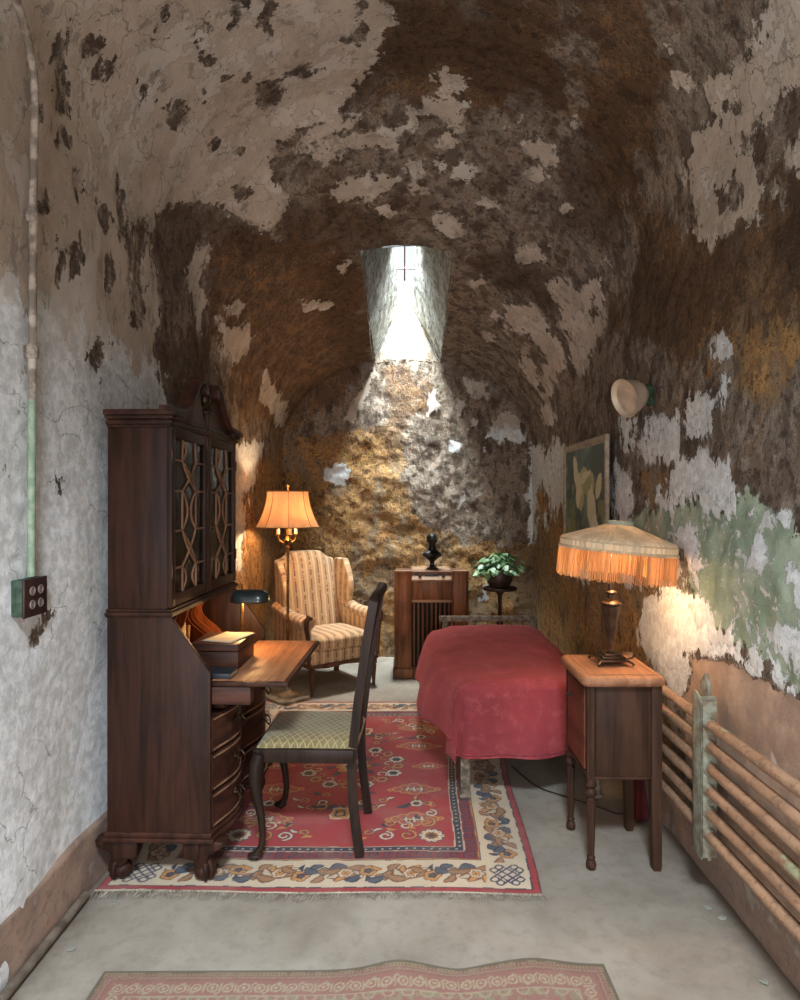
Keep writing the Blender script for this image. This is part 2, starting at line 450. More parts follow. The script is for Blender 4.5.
    vor = N.n('ShaderNodeTexVoronoi', feature='DISTANCE_TO_EDGE'); vor.inputs['Scale'].default_value = 5.0
    dv = N.n('ShaderNodeVectorMath', operation='ADD'); nv = N.n('ShaderNodeTexNoise'); nv.inputs['Scale'].default_value = 9; nv.inputs['Detail'].default_value = 5; sc3 = N.n('ShaderNodeVectorMath', operation='SCALE'); sc3.inputs['Scale'].default_value = .16
    N.l(v, nv.inputs['Vector']); N.l(nv.outputs['Color'], sc3.inputs[0]); N.l(v, dv.inputs[0]); N.l(sc3.outputs[0], dv.inputs[1]); N.l(dv.outputs[0], vor.inputs['Vector'])
    crack = mul(N.ss(vor.outputs['Distance'], .012, .004), N.ss(n4, .48, .56))
    pcol = N.mix(mul(crack, .5), pcol, hexc(92, 80, 70))
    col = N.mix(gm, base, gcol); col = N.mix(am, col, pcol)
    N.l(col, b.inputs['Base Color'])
    b.inputs['Roughness'].default_value = .85; b.inputs['Specular IOR Level'].default_value = .25
    film = mx(mx(am, gm), mul(tm, .9)); bare = inv(film)
    h = mul(add(mul(n2, 1.4), mul(n3, .75)), add(mul(bare, .85), .26))
    h = add(h, mul(am, add(mul(coat, .16), .30))); h = add(h, mul(gm, add(mul(mul(wchip, inv(am)), .2), .22)))
    h = add(h, mul(crack, -.12))
    N.l(N.bump(h, 1.0, .015), b.inputs['Normal'])
    return m
MW = wallmat()

def shell_part(name, kind):
    """kind: 'left','right','vault'"""
    ys = _ys
    if kind == 'vault':
        # angles with lines on the edges of the skylight hole
        th = np.concatenate([np.linspace(PI, math.acos(-.2525), 95)[:-1], np.linspace(math.acos(-.2525), math.acos(.259), 34)[:-1], np.linspace(math.acos(.259), 0, 95)])
        Yg, Tg = np.meshgrid(ys, th, indexing='ij')
        w = (WR(Yg) - WL(Yg)) / 2; c = (WR(Yg) + WL(Yg)) / 2
        X = c + w * np.cos(Tg); Z = SPR(Yg) + (APX(Yg) - SPR(Yg)) * np.sin(Tg)
        Nx, Ny, Nz = np.cos(Tg), 0 * Tg, np.sin(Tg)
        keep = np.ones((len(ys) - 1, len(th) - 1), bool)
        ym = (ys[1:] + ys[:-1]) / 2; tm = (th[1:] + th[:-1]) / 2
        hole = (ym[:, None] > 4.5) & (np.cos(tm)[None] > -.2525) & (np.cos(tm)[None] < .259)
        hole |= (ym[:, None] > -1.55) & (ym[:, None] < -.25) & (np.abs(np.cos(tm)[None]) < .34)
        keep &= ~hole
    else:
        zt = np.linspace(0, 1, 180)
        Yg, Tg = np.meshgrid(ys, zt, indexing='ij')
        Z = Tg * SPR(Yg); X = WL(Yg) if kind == 'left' else WR(Yg)
        Nx = np.full(Z.shape, -1. if kind == 'left' else 1.); Ny = 0 * Nx; Nz = 0 * Nx
        keep = None
    V = np.stack([X, Yg, Z], -1).reshape(-1, 3); Nn = np.stack([Nx, Ny, Nz], -1).reshape(-1, 3)
    lay = layers(V)
    if kind == 'vault':
        e = np.minimum(np.abs(V[:, 0] - HX0), np.abs(V[:, 0] - HX1))
    V2 = displaced(V, -Nn, lay, 1.)
    f = grid_faces(V.reshape(len(ys), -1, 3).shape[0], Yg.shape[1], keep)
    f = f[:, ::-1] if kind != 'left' else f
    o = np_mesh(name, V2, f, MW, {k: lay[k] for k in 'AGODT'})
    return tag(o, kind='structure')
shell_part('wall_left', 'left'); shell_part('wall_right', 'right'); shell_part('ceiling', 'vault')

# back wall, lumpy rendered stone
xs = np.linspace(-1.3, 1.4, 190); zs = np.linspace(0, 1, 190)
Xg, Tg = np.meshgrid(xs, zs, indexing='ij')
wb = (WR(YB) - WL(YB)) / 2; cb = (WR(YB) + WL(YB)) / 2
topz = SPR(YB) + (APX(YB) - SPR(YB)) * np.sqrt(np.clip(1 - ((Xg - cb) / wb) ** 2, 0, 1)) + np.where((Xg > HX0 - .01) & (Xg < HX1 + .01), -.0, .06)
V = np.stack([Xg, np.full(Xg.shape, YB), Tg * topz], -1).reshape(-1, 3)
lay = layers(V)
Nn = np.tile(np.array([[0, -1., 0]]), (len(V), 1))
lump = fbm(V[:, 0], V[:, 1], V[:, 2], 4.2, 5, 91, .6)
V2 = displaced(V, Nn, lay, .55); V2[:, 1] -= lump * .015 * ss_(V[:, 2], 2.75, 2.2)
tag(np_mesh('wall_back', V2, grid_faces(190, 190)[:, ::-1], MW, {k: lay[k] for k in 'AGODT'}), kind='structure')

# end wall behind the camera with the cell doorway
mb = MB()
ZT = 3.9
for (x0, x1, z0, z1) in ((-1.4, -.45, 0, ZT), (.45, 1.4, 0, ZT), (-.45, .45, 2.05, ZT)):
    mb.box(x0, x1, YF - .3, YF, z0, z1)
plainplaster = simple('old_plaster', hexc(170, 160, 150), .85, 0, hexc(120, 108, 96), 5, .4)
tag(mb.build('wall_front', plainplaster), kind='structure')

# floor
fx = np.linspace(-1.45, 1.5, 90); fy = np.linspace(YF - .2, YB + .15, 260)
Xg, Yg = np.meshgrid(fx, fy, indexing='ij')
V = np.stack([Xg, Yg, np.zeros(Xg.shape)], -1).reshape(-1, 3)
V[:, 2] = fbm(V[:, 0], V[:, 1], V[:, 2], 2.2, 3, 5) * .0025 - .003
m, nt, b, out = newmat('worn_concrete_floor'); N = NT(nt)
v = N.coord(); n1 = N.noise(2.2, 6, .62, v, .4); n2 = N.noise(16, 6, .65, v); n3 = N.noise(80, 4, .6, v)
col = N.mix(N.ss(n1, .3, .7), hexc(154, 146, 133), hexc(128, 119, 106))
col = N.mix(N.math('MULTIPLY', N.ss(n2, .45, .72), .4), col, hexc(112, 102, 90))
col = N.mix(N.math('MULTIPLY', N.ss(n3, .62, .72), .2), col, hexc(176, 170, 160))
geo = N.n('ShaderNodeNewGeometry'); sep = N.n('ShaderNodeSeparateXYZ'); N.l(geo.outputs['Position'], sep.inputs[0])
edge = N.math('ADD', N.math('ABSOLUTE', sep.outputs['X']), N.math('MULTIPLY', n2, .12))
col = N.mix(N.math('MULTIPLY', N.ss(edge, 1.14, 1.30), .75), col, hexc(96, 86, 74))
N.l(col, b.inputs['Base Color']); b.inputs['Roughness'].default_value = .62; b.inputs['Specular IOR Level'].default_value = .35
N.l(N.bump(N.math('ADD', n2, N.math('MULTIPLY', n3, .3)), .25, .006), b.inputs['Normal'])
tag(np_mesh('floor', V, grid_faces(90, 260), m), kind='structure')

# skirting: bare cement bands at the foot of both side walls
skm, nt, b, out = newmat('bare_cement_skirting'); N = NT(nt)
v = N.coord(); n1 = N.noise(5, 5, .6, v); n2 = N.noise(30, 5, .65, v)
col = N.mix(N.ss(n1, .3, .7), hexc(160, 134, 116), hexc(124, 104, 92)); col = N.mix(N.math('MULTIPLY', N.ss(n2, .5, .7), .5), col, hexc(100, 84, 72))
col = N.mix(N.math('MULTIPLY', N.ss(n1, .58, .66), .7), col, hexc(170, 160, 148))
N.l(col, b.inputs['Base Color']); b.inputs['Roughness'].default_value = .85; N.l(N.bump(n2, .4, .006), b.inputs['Normal'])
def skirting(name, side):
    ny, nz = 330, 14
    ys = np.linspace(YF, YB - .02, ny)
    prof = np.array([(0, 0), (.0, .2), (.002, .9), (.006, .97), (.03, 1.0)])
    ts = np.linspace(0, 1, nz)
    Yg, Tg = np.meshgrid(ys, ts, indexing='ij')
    hgt = .245 + fbm(ys, ys * 0, ys * 0, 1.2, 4, 8 if side < 0 else 9) * .018
    if side > 0: hgt = hgt * .75
    wallx = WL(Yg) if side < 0 else WR(Yg)
    inn = .012 - .035 * ss_(Tg, .93, 1.0) + fbm(Yg.ravel(), Tg.ravel() * .3, Yg.ravel() * 0, 8, 3, 2).reshape(Yg.shape) * .003
    X = wallx - side * inn; Z = Tg * hgt[:, None]
    V = np.stack([X, Yg, Z], -1).reshape(-1, 3)
    f = grid_faces(ny, nz); f = f[:, ::-1] if side > 0 else f
    return tag(np_mesh(name, V, f, skm), kind='structure')
skirting('baseboard_left', -1); skirting('baseboard_right', 1)

# skylight: a tapering plastered shaft up to a narrow slot, built as the window
w1 = bpy.data.objects.new('window_1', None); C.objects.link(w1); tag(w1, kind='structure')
def vz(x, Y):
    w = (WR(Y) - WL(Y)) / 2; c = (WR(Y) + WL(Y)) / 2
    return SPR(Y) + (APX(Y) - SPR(Y)) * math.sqrt(max(0, 1 - ((x - c) / w) ** 2))
S0, S1, SY0, SZ0, SY1, SZ1 = -.055, .105, 5.62, 3.90, 6.45, 3.41
SZ = lambda Y: SZ0 + (SZ1 - SZ0) * (Y - SY0) / (SY1 - SY0)
nl, nt_ = 50, 40
Vs, Fs, off = [], [], 0
ringtop, ringbot = [], []
def side(pa, pb, qa, qb):
    """loft between rim segment pa-pb and slot segment qa-qb"""
    global off
    u, t = np.meshgrid(np.linspace(0, 1, nl), np.linspace(0, 1, nt_), indexing='ij')
    rim = np.array([pa(a) for a in np.linspace(0, 1, nl)])
    slot = np.array([np.array(qa) * (1 - a) + np.array(qb) * a for a in np.linspace(0, 1, nl)])
    V = rim[:, None, :] * (1 - t[..., None]) + slot[:, None, :] * t[..., None]
    Vs.append(V.reshape(-1, 3)); Fs.append(grid_faces(nl, nt_) + off); off += nl * nt_
rx0, rx1, ry0, ry1 = HX0 - .012, HX1 + .012, 4.49, YB
side(lambda a: (rx0, ry0 + (ry1 - ry0) * a, vz(rx0, ry0 + (ry1 - ry0) * a) - .012), None, (S0, SY0, SZ0), (S0, SY1, SZ1))
side(lambda a: (rx1, ry1 + (ry0 - ry1) * a, vz(rx1, ry1 + (ry0 - ry1) * a) - .012), None, (S1, SY1, SZ1), (S1, SY0, SZ0))
side(lambda a: (rx0 + (rx1 - rx0) * a, ry1, vz(rx0 + (rx1 - rx0) * a, YB) - .02), None, (S0, SY1, SZ1), (S1, SY1, SZ1))
side(lambda a: (rx1 + (rx0 - rx1) * a, ry0, vz(rx1 + (rx0 - rx1) * a, 4.5) - .0), None, (S1, SY0, SZ0), (S0, SY0, SZ0))
V = np.concatenate(Vs); d = fbm(*V.T, 12, 4, 77) * .008
V[:, 0] += d * .8; V[:, 2] += d * .5
shm, nt, b, out = newmat('whitewashed_shaft_plaster'); N = NT(nt)
v = N.coord((1, .6, .6)); n1 = N.noise(9, 6, .65, v, .6); n2 = N.noise(40, 5, .65, v)
col = N.mix(N.ss(n1, .4, .62), hexc(170, 170, 164), hexc(120, 116, 106)); col = N.mix(N.ss(n2, .53, .62), col, hexc(80, 74, 66))
geo = N.n('ShaderNodeNewGeometry'); sep = N.n('ShaderNodeSeparateXYZ'); N.l(geo.outputs['Position'], sep.inputs[0])
far = N.ss(N.math('ADD', sep.outputs['Y'], N.math('MULTIPLY', n1, .2)), 6.30, 6.45)
col = N.mix(N.math('MULTIPLY', far, N.ss(N.noise(6, 4, .6, N.coord((1, .2, .2))), .4, .6)), col, hexc(92, 72, 44))
N.l(col, b.inputs['Base Color']); b.inputs['Roughness'].default_value = .85; N.l(N.bump(n2, .5, .012), b.inputs['Normal'])
np_mesh('shaft_lining', V, np.concatenate(Fs), shm, parent=w1)
mb = MB()
for k_ in range(2): mb.tube([(HX0 - .01 + (HX1 - HX0 + .02) * t / 24, YB + .012 - .006 * k_ + .006 * math.sin(t * 2.1 + k_), vz(HX0 + (HX1 - HX0) * t / 24, YB) - .012 - .012 * k_ + .007 * math.sin(t * 1.7 + k_ * 2)) for t in range(25)], [.008 + .004 * math.sin(t * 2.9 + k_) for t in range(25)], 7)
mb.build('window_sill_edge', simple('broken_sill_plaster', hexc(120, 104, 84), .9, 0, hexc(60, 48, 38), 40, .6), w1, 80)
fm = simple('rusty_window_iron', hexc(96, 52, 56), .6, .2)
mb = MB()
sl = Vector((0, SY1 - SY0, SZ1 - SZ0)).normalized(); Lw = math.hypot(SY1 - SY0, SZ1 - SZ0)
def slotpt(x, t, lift=0): return Vector((x, SY0 + sl.y * t, SZ0 + sl.z * t)) + Vector((0, -sl.z, sl.y)) * lift
mb.tube([slotpt(S0 + .07, .02, -.01), slotpt(S0 + .07, Lw * .62, -.01), slotpt(S0 + .07, Lw * .62, -.06)], .007, 8)
mb.tube([slotpt(S0 - .01, Lw * .48, -.005), slotpt(S1 + .01, Lw * .48, -.005)], .008, 8)
mb.tube([slotpt(S0 - .01, Lw * .15, -.005), slotpt(S1 + .01, Lw * .15, -.005)], .008, 8)
mb.build('window_frame', fm, w1)
gm_, nt, b, out = newmat('skylight_glass'); nt.nodes.remove(b)
tr = nt.nodes.new('ShaderNodeBsdfTransparent'); gl = nt.nodes.new('ShaderNodeBsdfGlossy'); gl.inputs['Roughness'].default_value = .1
mx = nt.nodes.new('ShaderNodeMixShader'); mx.inputs[0].default_value = .05
tr.inputs[0].default_value = (.95, .97, .97, 1)
nt.links.new(tr.outputs[0], mx.inputs[1]); nt.links.new(gl.outputs[0], mx.inputs[2]); nt.links.new(mx.outputs[0], out.inputs[0])
mb = MB()
q = [slotpt(S0 - .02, 0, .01), slotpt(S1 + .02, 0, .01), slotpt(S1 + .02, Lw, .01), slotpt(S0 - .02, Lw, .01)]
q2 = [p + Vector((0, -sl.z, sl.y)) * .004 for p in q]
A = [mb._v(p) for p in q]; B = [mb._v(p) for p in q2]
mb.bm.faces.new(A); mb.bm.faces.new(B[::-1])
for i in range(4): mb.bm.faces.new((A[i], B[i], B[(i + 1) % 4], A[(i + 1) % 4]))
mb.build('window_pane', gm_, w1, smooth=False)

# ---------------------------------------------------------------- daylight
def area(name, loc, target, sx, sy, power, col):
    l = bpy.data.lights.new(name, 'AREA'); l.shape = 'RECTANGLE'; l.size = sx; l.size_y = sy; l.energy = power; l.color = col
    o = bpy.data.objects.new(name, l); C.objects.link(o); o.location = loc
    d = Vector(target) - Vector(loc); o.rotation_euler = d.to_track_quat('-Z', 'Y').to_euler(); return o
nrm = Vector((0, -sl.z, sl.y))
if nrm.z < 0: nrm = -nrm
cs = slotpt((S0 + S1) / 2, Lw / 2)
q_ = slotpt((S0 + S1) / 2, Lw / 2) + Vector((0, -.12, .8)); l1 = area('sky_over_back_slot', q_, q_ + Vector((0, .20, -1)), .6, .8, 330, (.90, .97, 1.)); l1.data.spread = R(76)
l2 = area('sky_over_front_skylight', (0, -.9, 4.47), (0, -.9, 0), .9, 1.3, 800, (.78, .89, 1.))
l3 = area('doorway_fill', (0, YF - .28, 1.05), (0, 3, 1.05), .9, 2.0, 85, (.97, .95, 1.))  # soft ambient fill added in the unseen doorway behind the camera
w = bpy.data.worlds.new('sky'); sc.world = w; w.use_nodes = True
bg = w.node_tree.nodes['Background']; bg.inputs[0].default_value = (.85, .93, 1, 1); bg.inputs[1].default_value = 1.0
# ---------------------------------------------------------------- camera
cam = bpy.data.cameras.new('camera'); co = bpy.data.objects.new('camera', cam); C.objects.link(co); sc.camera = co
co.location = (0, 0, CH); co.rotation_euler = (R(90), 0, 0)
cam.sensor_fit = 'HORIZONTAL'; cam.sensor_width = 36; cam.lens = F / 800 * 36
cam.shift_x = -(CX - 400) / 800; cam.shift_y = 0; cam.clip_start = .05; cam.clip_end = 100
sc.view_settings.view_transform = 'Standard'; sc.view_settings.look = 'None'; sc.view_settings.gamma = 1
sc.view_settings.exposure = 0.4; sc.view_settings.use_curve_mapping = False
def plight(name, loc, power, col=(1., .60, .27), r=.03, parent=None):
    l = bpy.data.lights.new(name, 'POINT'); l.energy = power; l.color = col; l.shadow_soft_size = r
    o = bpy.data.objects.new(name, l); C.objects.link(o); o.location = loc
    if parent: o.parent = parent
    return o
# ================================================================== shared finishes
mahog = wood('dark_mahogany', hexc(32, 19, 14), hexc(62, 37, 27), 'z', .4)
mahog_h = wood('dark_mahogany_along', hexc(36, 21, 16), hexc(70, 42, 31), 'y', .4)
mahog_x = wood('dark_mahogany_across', hexc(42, 25, 20), hexc(82, 50, 38), 'x', .4)
lidwood = wood('worn_walnut_writing_surface', hexc(112, 72, 48), hexc(168, 118, 82), 'y', .45, .8)
walnut = wood('old_walnut', hexc(60, 38, 26), hexc(112, 74, 50), 'z', .45)
tablewood = wood('brown_oak', hexc(38, 24, 16), hexc(70, 46, 32), 'z', .5)
tabletop = wood('sunfaded_oak_top', hexc(120, 82, 58), hexc(160, 114, 84), 'y', .5)
chairwood = wood('black_brown_chair_wood', hexc(26, 18, 14), hexc(52, 37, 29), 'z', .35)
brass = simple('aged_brass', hexc(150, 112, 56), .38, .9, hexc(96, 70, 36), 20)
darkbrass = simple('dark_brass', hexc(70, 54, 38), .4, .8, hexc(40, 30, 22), 20)
black = simple('black_lacquer', hexc(24, 22, 22), .35, 0, hexc(40, 36, 34), 20)
lattice_w = wood('lattice_wood', hexc(96, 68, 50), hexc(140, 106, 82), 'z', .5)
paper = simple('old_paper', hexc(196, 180, 150), .8, 0, hexc(170, 152, 122), 8)
pal = simple('cloth_spine', hexc(196, 168, 124), .7, 0, hexc(168, 138, 98), 9)

# ================================================================== secretary desk with bookcase hutch
desk = thing('secretary_desk', 'tall dark mahogany secretary desk with glazed hutch and swan-neck pediment', 'desk', (-.756, 2.546, .012), R(-2))
DW = .875
ox = lambda t: .045 * (.5 - .5 * math.cos(4 * PI * t)) ** .8
def ballclaw(kx, ky, outx, outy):
    mb = MB()
    # knee block
    mb.prism([(0, .165), (.13 * 1, .165), (.125, .14), (.075, .115), (.062, .07), (.03, .05), (.012, .07), (-.004, .115)], -.035, .035, 'y', .006)
    mb.prism([(-.035, .165), (.035, .165), (.03, .09), (-.03, .09)], -.045, .045, 'y', .006)
    mb.ball((.035, 0, .036), .036, 1.05, 1.05, 1., 18, 12)
    for a in (-.9, -.3, .3, .9):       # claws gripping the ball
        ca, sa = math.cos(a), math.sin(a)
        mb.tube([(.035 + .018 * ca, .018 * sa, .088), (.035 + .036 * ca, .036 * sa, .066), (.035 + .043 * ca, .043 * sa, .036), (.035 + .034 * ca, .034 * sa, .008)], [.014, .013, .010, .006], 8)
    f = mb.build('claw_foot', mahog, desk, 50)
    f.location = (kx, ky, 0); f.rotation_euler = (0, 0, math.atan2(outy, outx))
    return f
# feet: local +x is outward on the diagonal
ballclaw(-.075, .05, 1, -.15); ballclaw(-.075, DW - .05, 1, .15); ballclaw(-.335, .05, -1, -.15); ballclaw(-.335, DW - .05, -1, .15)
def front_outline(x_off, y0, y1, n=40):
    return [(x_off + ox((y0 + (y1 - y0) * i / n) / DW), y0 + (y1 - y0) * i / n) for i in range(n + 1)]
mb = MB()
mb.prism([(-.425, -.012)] + front_outline(.016, -.012, DW + .012) + [(-.425, DW + .012)], .165, .182, 'z', .004)
mb.prism([(-.418, -.006)] + front_outline(.006, -.006, DW + .006) + [(-.418, DW + .006)], .182, .203, 'z', .005)
mb.build('base_moulding', mahog_h, desk)
side_poly = [(-.41, .20), (.0, .20), (.0, .83), (-.158, 1.048), (-.41, 1.048)]
for y0, y1 in ((0, .02), (DW - .02, DW)):
    MB().prism(side_poly, y0, y1, 'y', .0015).build('side_panel', mahog, desk)
MB().box(-.41, -.395, .02, DW - .02, .2, 1.048).build('back_panel', mahog, desk)
MB().box(-.41, -.012, .02, DW - .02, .203, .215).build('bottom_board', mahog_h, desk)
for r_, (z0, z1) in enumerate(((.207, .345), (.352, .50), (.507, .65))):
    mb = MB(); mb.prism([(-.05, .022)] + front_outline(.0, .022, DW - .022) + [(-.05, DW - .022)], z0, z1, 'z', .003)
    dr = mb.build('drawer', mahog_h, desk)
    mb = MB()
    path = [(x + .0015, y, z0 + .012) for x, y in front_outline(.0, .03, DW - .03)]
    mb.sweep(path, [(-.003, -.003), (.003, -.003), (.003, .003), (-.003, .003)])
    path = [(x + .0015, y, z1 - .012) for x, y in front_outline(.0, .03, DW - .03)]
    mb.sweep(path, [(-.003, -.003), (.003, -.003), (.003, .003), (-.003, .003)])
    mb.build('cock_beading', lattice_w, dr)
    for t in (.24, .76):
        y = DW * t; x = ox(t); zc = (z0 + z1) / 2 + .01
        mb = MB()
        mb.prism([(-.045 + y, zc), (-.03 + y, zc + .018), (y, zc + .024), (.03 + y, zc + .018), (.045 + y, zc), (.03 + y, zc - .014), (y, zc - .02), (-.03 + y, zc - .014)], x, x + .003, 'x', .001)
        mb.tube([(x + .012, y - .032, zc), (x + .026, y - .03, zc - .018), (x + .03, y - .014, zc - .03), (x + .03, y + .014, zc - .03), (x + .026, y + .03, zc - .018), (x + .012, y + .032, zc)], .0035, 8)
        for s_ in (-1, 1): mb.tube([(x, y + s_ * .032, zc), (x + .016, y + s_ * .032, zc)], .005, 8)
        mb.build('handle', darkbrass, dr)
mb = MB(); mb.prism([(-.05, .1)] + front_outline(.0, .1, DW - .1) + [(-.05, DW - .1)], .66, .755, 'z', .003)
mb.build('drawer', mahog_h, desk)
for y in (.035, DW - .083):
    MB().box(-.3, .15, y, y + .05, .695, .765, .003).build('loper', mahog_x, desk)
# writing bed and lid
MB().box(-.395, -.005, .02, DW - .02, .765, .785, .002).build('writing_bed', mahog_h, desk)
mb = MB(); mb.box(-.012, .30, .03, .80, .768, .787, .004); lid = mb.build('drop_lid', mahog_h, desk)
mb = MB(); mb.box(-.01, .282, .046, .784, .7872, .7888, .0005); mb.build('lid_surface', lidwood, lid)
# pigeonholes
inner = wood('pigeonhole_wood', hexc(110, 56, 30), hexc(160, 90, 50), 'z', .5)
mb = MB(); mb.box(-.39, -.19, .02, DW - .02, 1.03, 1.044, .001)
mb.box(-.39, -.2, .02, .30, .90, .906)
mb.build('interior_shelf', inner, desk)
for y in (.18, .31):
    MB().prism([(-.39, .786), (-.21, .786), (-.225, .85), (-.26, .9), (-.22, .96), (-.2, 1.03), (-.39, 1.03)], y, y + .008, 'y').build('pigeonhole_divider', inner, desk)
for y in (.56, .60, .66, .75):
    pl = [(-.39, .786)] + [(-.20 - .085 * (.5 - .5 * math.cos(PI * k / 10)) + .02 * math.sin(k * PI / 5), .786 + .2 * k / 10) for k in range(11)] + [(-.39, .99)]
    MB().prism(pl, y, y + .007, 'y').build('letter_divider', inner, desk)
MB().box(-.394, -.388, .02, DW - .02, .786, 1.03).build('interior_back', inner, desk)
# waist
mb = MB()
wp = lambda a: [(-.415, -a), (-.158 + a, -a), (-.158 + a, DW + a), (-.415, DW + a)]
mb.prism(wp(.004), 1.046, 1.052, 'z', .001); mb.prism(wp(.013), 1.052, 1.068, 'z', .006); mb.prism(wp(.003), 1.068, 1.078, 'z', .003)
mb.build('waist_moulding', mahog_h, desk)
# hutch
HX = -.172
for y0, y1 in ((.004, .022), (DW - .022, DW - .004)):
    MB().box(-.41, HX, y0, y1, 1.078, 1.80, .002).build('hutch_side', mahog, desk)
green_in = simple('dark_green_lining', hexc(58, 72, 62), .8, 0, hexc(34, 42, 38), 8)
MB().box(-.41, -.395, .022, DW - .022, 1.078, 1.80).build('hutch_back', green_in, desk)
MB().box(-.395, HX - .002, .022, DW - .022, 1.078, 1.088).build('hutch_floor', mahog_h, desk)
MB().box(-.395, HX - .002, .022, DW - .022, 1.785, 1.80).build('hutch_top', mahog_h, desk)
for z in (1.33, 1.56): MB().box(-.395, HX - .04, .022, DW - .022, z, z + .014).build('hutch_shelf', mahog_h, desk)
glm, nt, b, out = newmat('old_cabinet_glass'); nt.nodes.remove(b)
tr = nt.nodes.new('ShaderNodeBsdfTransparent'); tr.inputs[0].default_value = (.62, .68, .64, 1)
gl = nt.nodes.new('ShaderNodeBsdfGlossy'); gl.inputs['Roughness'].default_value = .12; mx = nt.nodes.new('ShaderNodeMixShader')
fr = nt.nodes.new('ShaderNodeFresnel'); fr.inputs[0].default_value = 1.5
nt.links.new(fr.outputs[0], mx.inputs[0]); nt.links.new(tr.outputs[0], mx.inputs[1]); nt.links.new(gl.outputs[0], mx.inputs[2]); nt.links.new(mx.outputs[0], out.inputs[0])
for k in range(2):
    y0 = .006 + k * (DW / 2 - .004); y1 = y0 + DW / 2 - .008; z0, z1 = 1.084, 1.795; st = .038
    mb = MB(); X0, X1 = HX - .002, HX + .018
    mb.box(X0, X1, y0, y0 + st, z0, z1, .002); mb.box(X0, X1, y1 - st, y1, z0, z1, .002)
    mb.box(X0, X1 - .001, y0 + st - .003, y1 - st + .003, z0, z0 + st + .01, .002); mb.box(X0, X1 - .001, y0 + st - .003, y1 - st + .003, z1 - st, z1, .002)
    door = mb.build('hutch_door', mahog, desk)
    if k == 0:
        pass
    gy0, gy1, gz0, gz1 = y0 + st, y1 - st, z0 + st + .01, z1 - st
    MB().box(HX + .001, HX + .004, gy0 - .004, gy1 + .004, gz0 - .004, gz1 + .004).build('pane', glm, door, smooth=False)
    mb = MB(); W = gy1 - gy0; H = gz1 - gz0
    P = lambda u, v: (HX + .008, gy0 + u * W, gz0 + v * H)
    def bar(*uv): mb.tube([P(*p) for p in uv], .0048, 6)
    La, Lb, Lc, Ld = .16, .40, .66, .86
    for l in (La, Lb, Lc, Ld):
        bar((0, l), (.28, l)); bar((.72, l), (1, l))
    def cur(u0, v0, u1, v1, bend):       # slightly bowed diagonals
        bar(*[(u0 + (u1 - u0) * t + bend * math.sin(PI * t), v0 + (v1 - v0) * t) for t in (0, .2, .4, .6, .8, 1)])
    for (a, b_) in ((La, Lb), (Lc, Ld)):
        cur(.28, a, .72, b_, .05); cur(.72, a, .28, b_, -.05); cur(.28, b_, .72, a, .05)
    for u in (.28, .72): bar((u, Lb), (u, Lc))
    cur(.28, Lb, .28, Lc, .17); cur(.72, Lb, .72, Lc, -.17)
    bar((.28, 0), (.28, La)); bar((.72, 0), (.72, La)); cur(.28, 0, .28, La, .12); cur(.72, 0, .72, La, -.12)
    cur(.28, Ld, .28, 1, .12); bar((.28, Ld), (.3, 1)); bar((.72, Ld), (.70, 1))
    mb.build('glazing_bars', lattice_w, door)
    for z in (1.2, 1.66):
        yh = y0 + (.004 if k == 0 else y1 - y0 - .004)
        MB().tube([(HX + .018, yh, z), (HX + .018, yh, z + .05)], .005, 8).build('hinge', darkbrass, door)
    if k == 1: MB().ball((HX + .03, y0 + .02, 1.44), .009).tube([(HX + .015, y0 + .02, 1.44), (HX + .03, y0 + .02, 1.44)], .004).build('knob', darkbrass, door)
# cornice
mb = MB()
for (a, z0, z1) in ((.004, 1.795, 1.806), (.012, 1.806, 1.822), (.022, 1.826, 1.84), (.034, 1.84, 1.862)):
    mb.prism([(-.41, -a), (HX + .012 + a, -a), (HX + .012 + a, .075), (-.41, .075)], z0, z1, 'z', .003)
    mb.prism([(-.41, .075), (HX + (.02 if a > .012 else .012 + a), .075), (HX + (.02 if a > .012 else .012 + a), DW - .075), (-.41, DW - .075)], z0, min(z1, 1.84), 'z', .002)
    mb.prism([(-.41, DW - .075), (HX + .012 + a, DW - .075), (HX + .012 + a, DW + a), (-.41, DW + a)], z0, z1, 'z', .003)
mb.prism([(-.41, 0), (HX + .012, 0), (HX + .012, DW), (-.41, DW)], 1.8, 1.828, 'z', .002)
mb.build('cornice', mahog_h, desk)
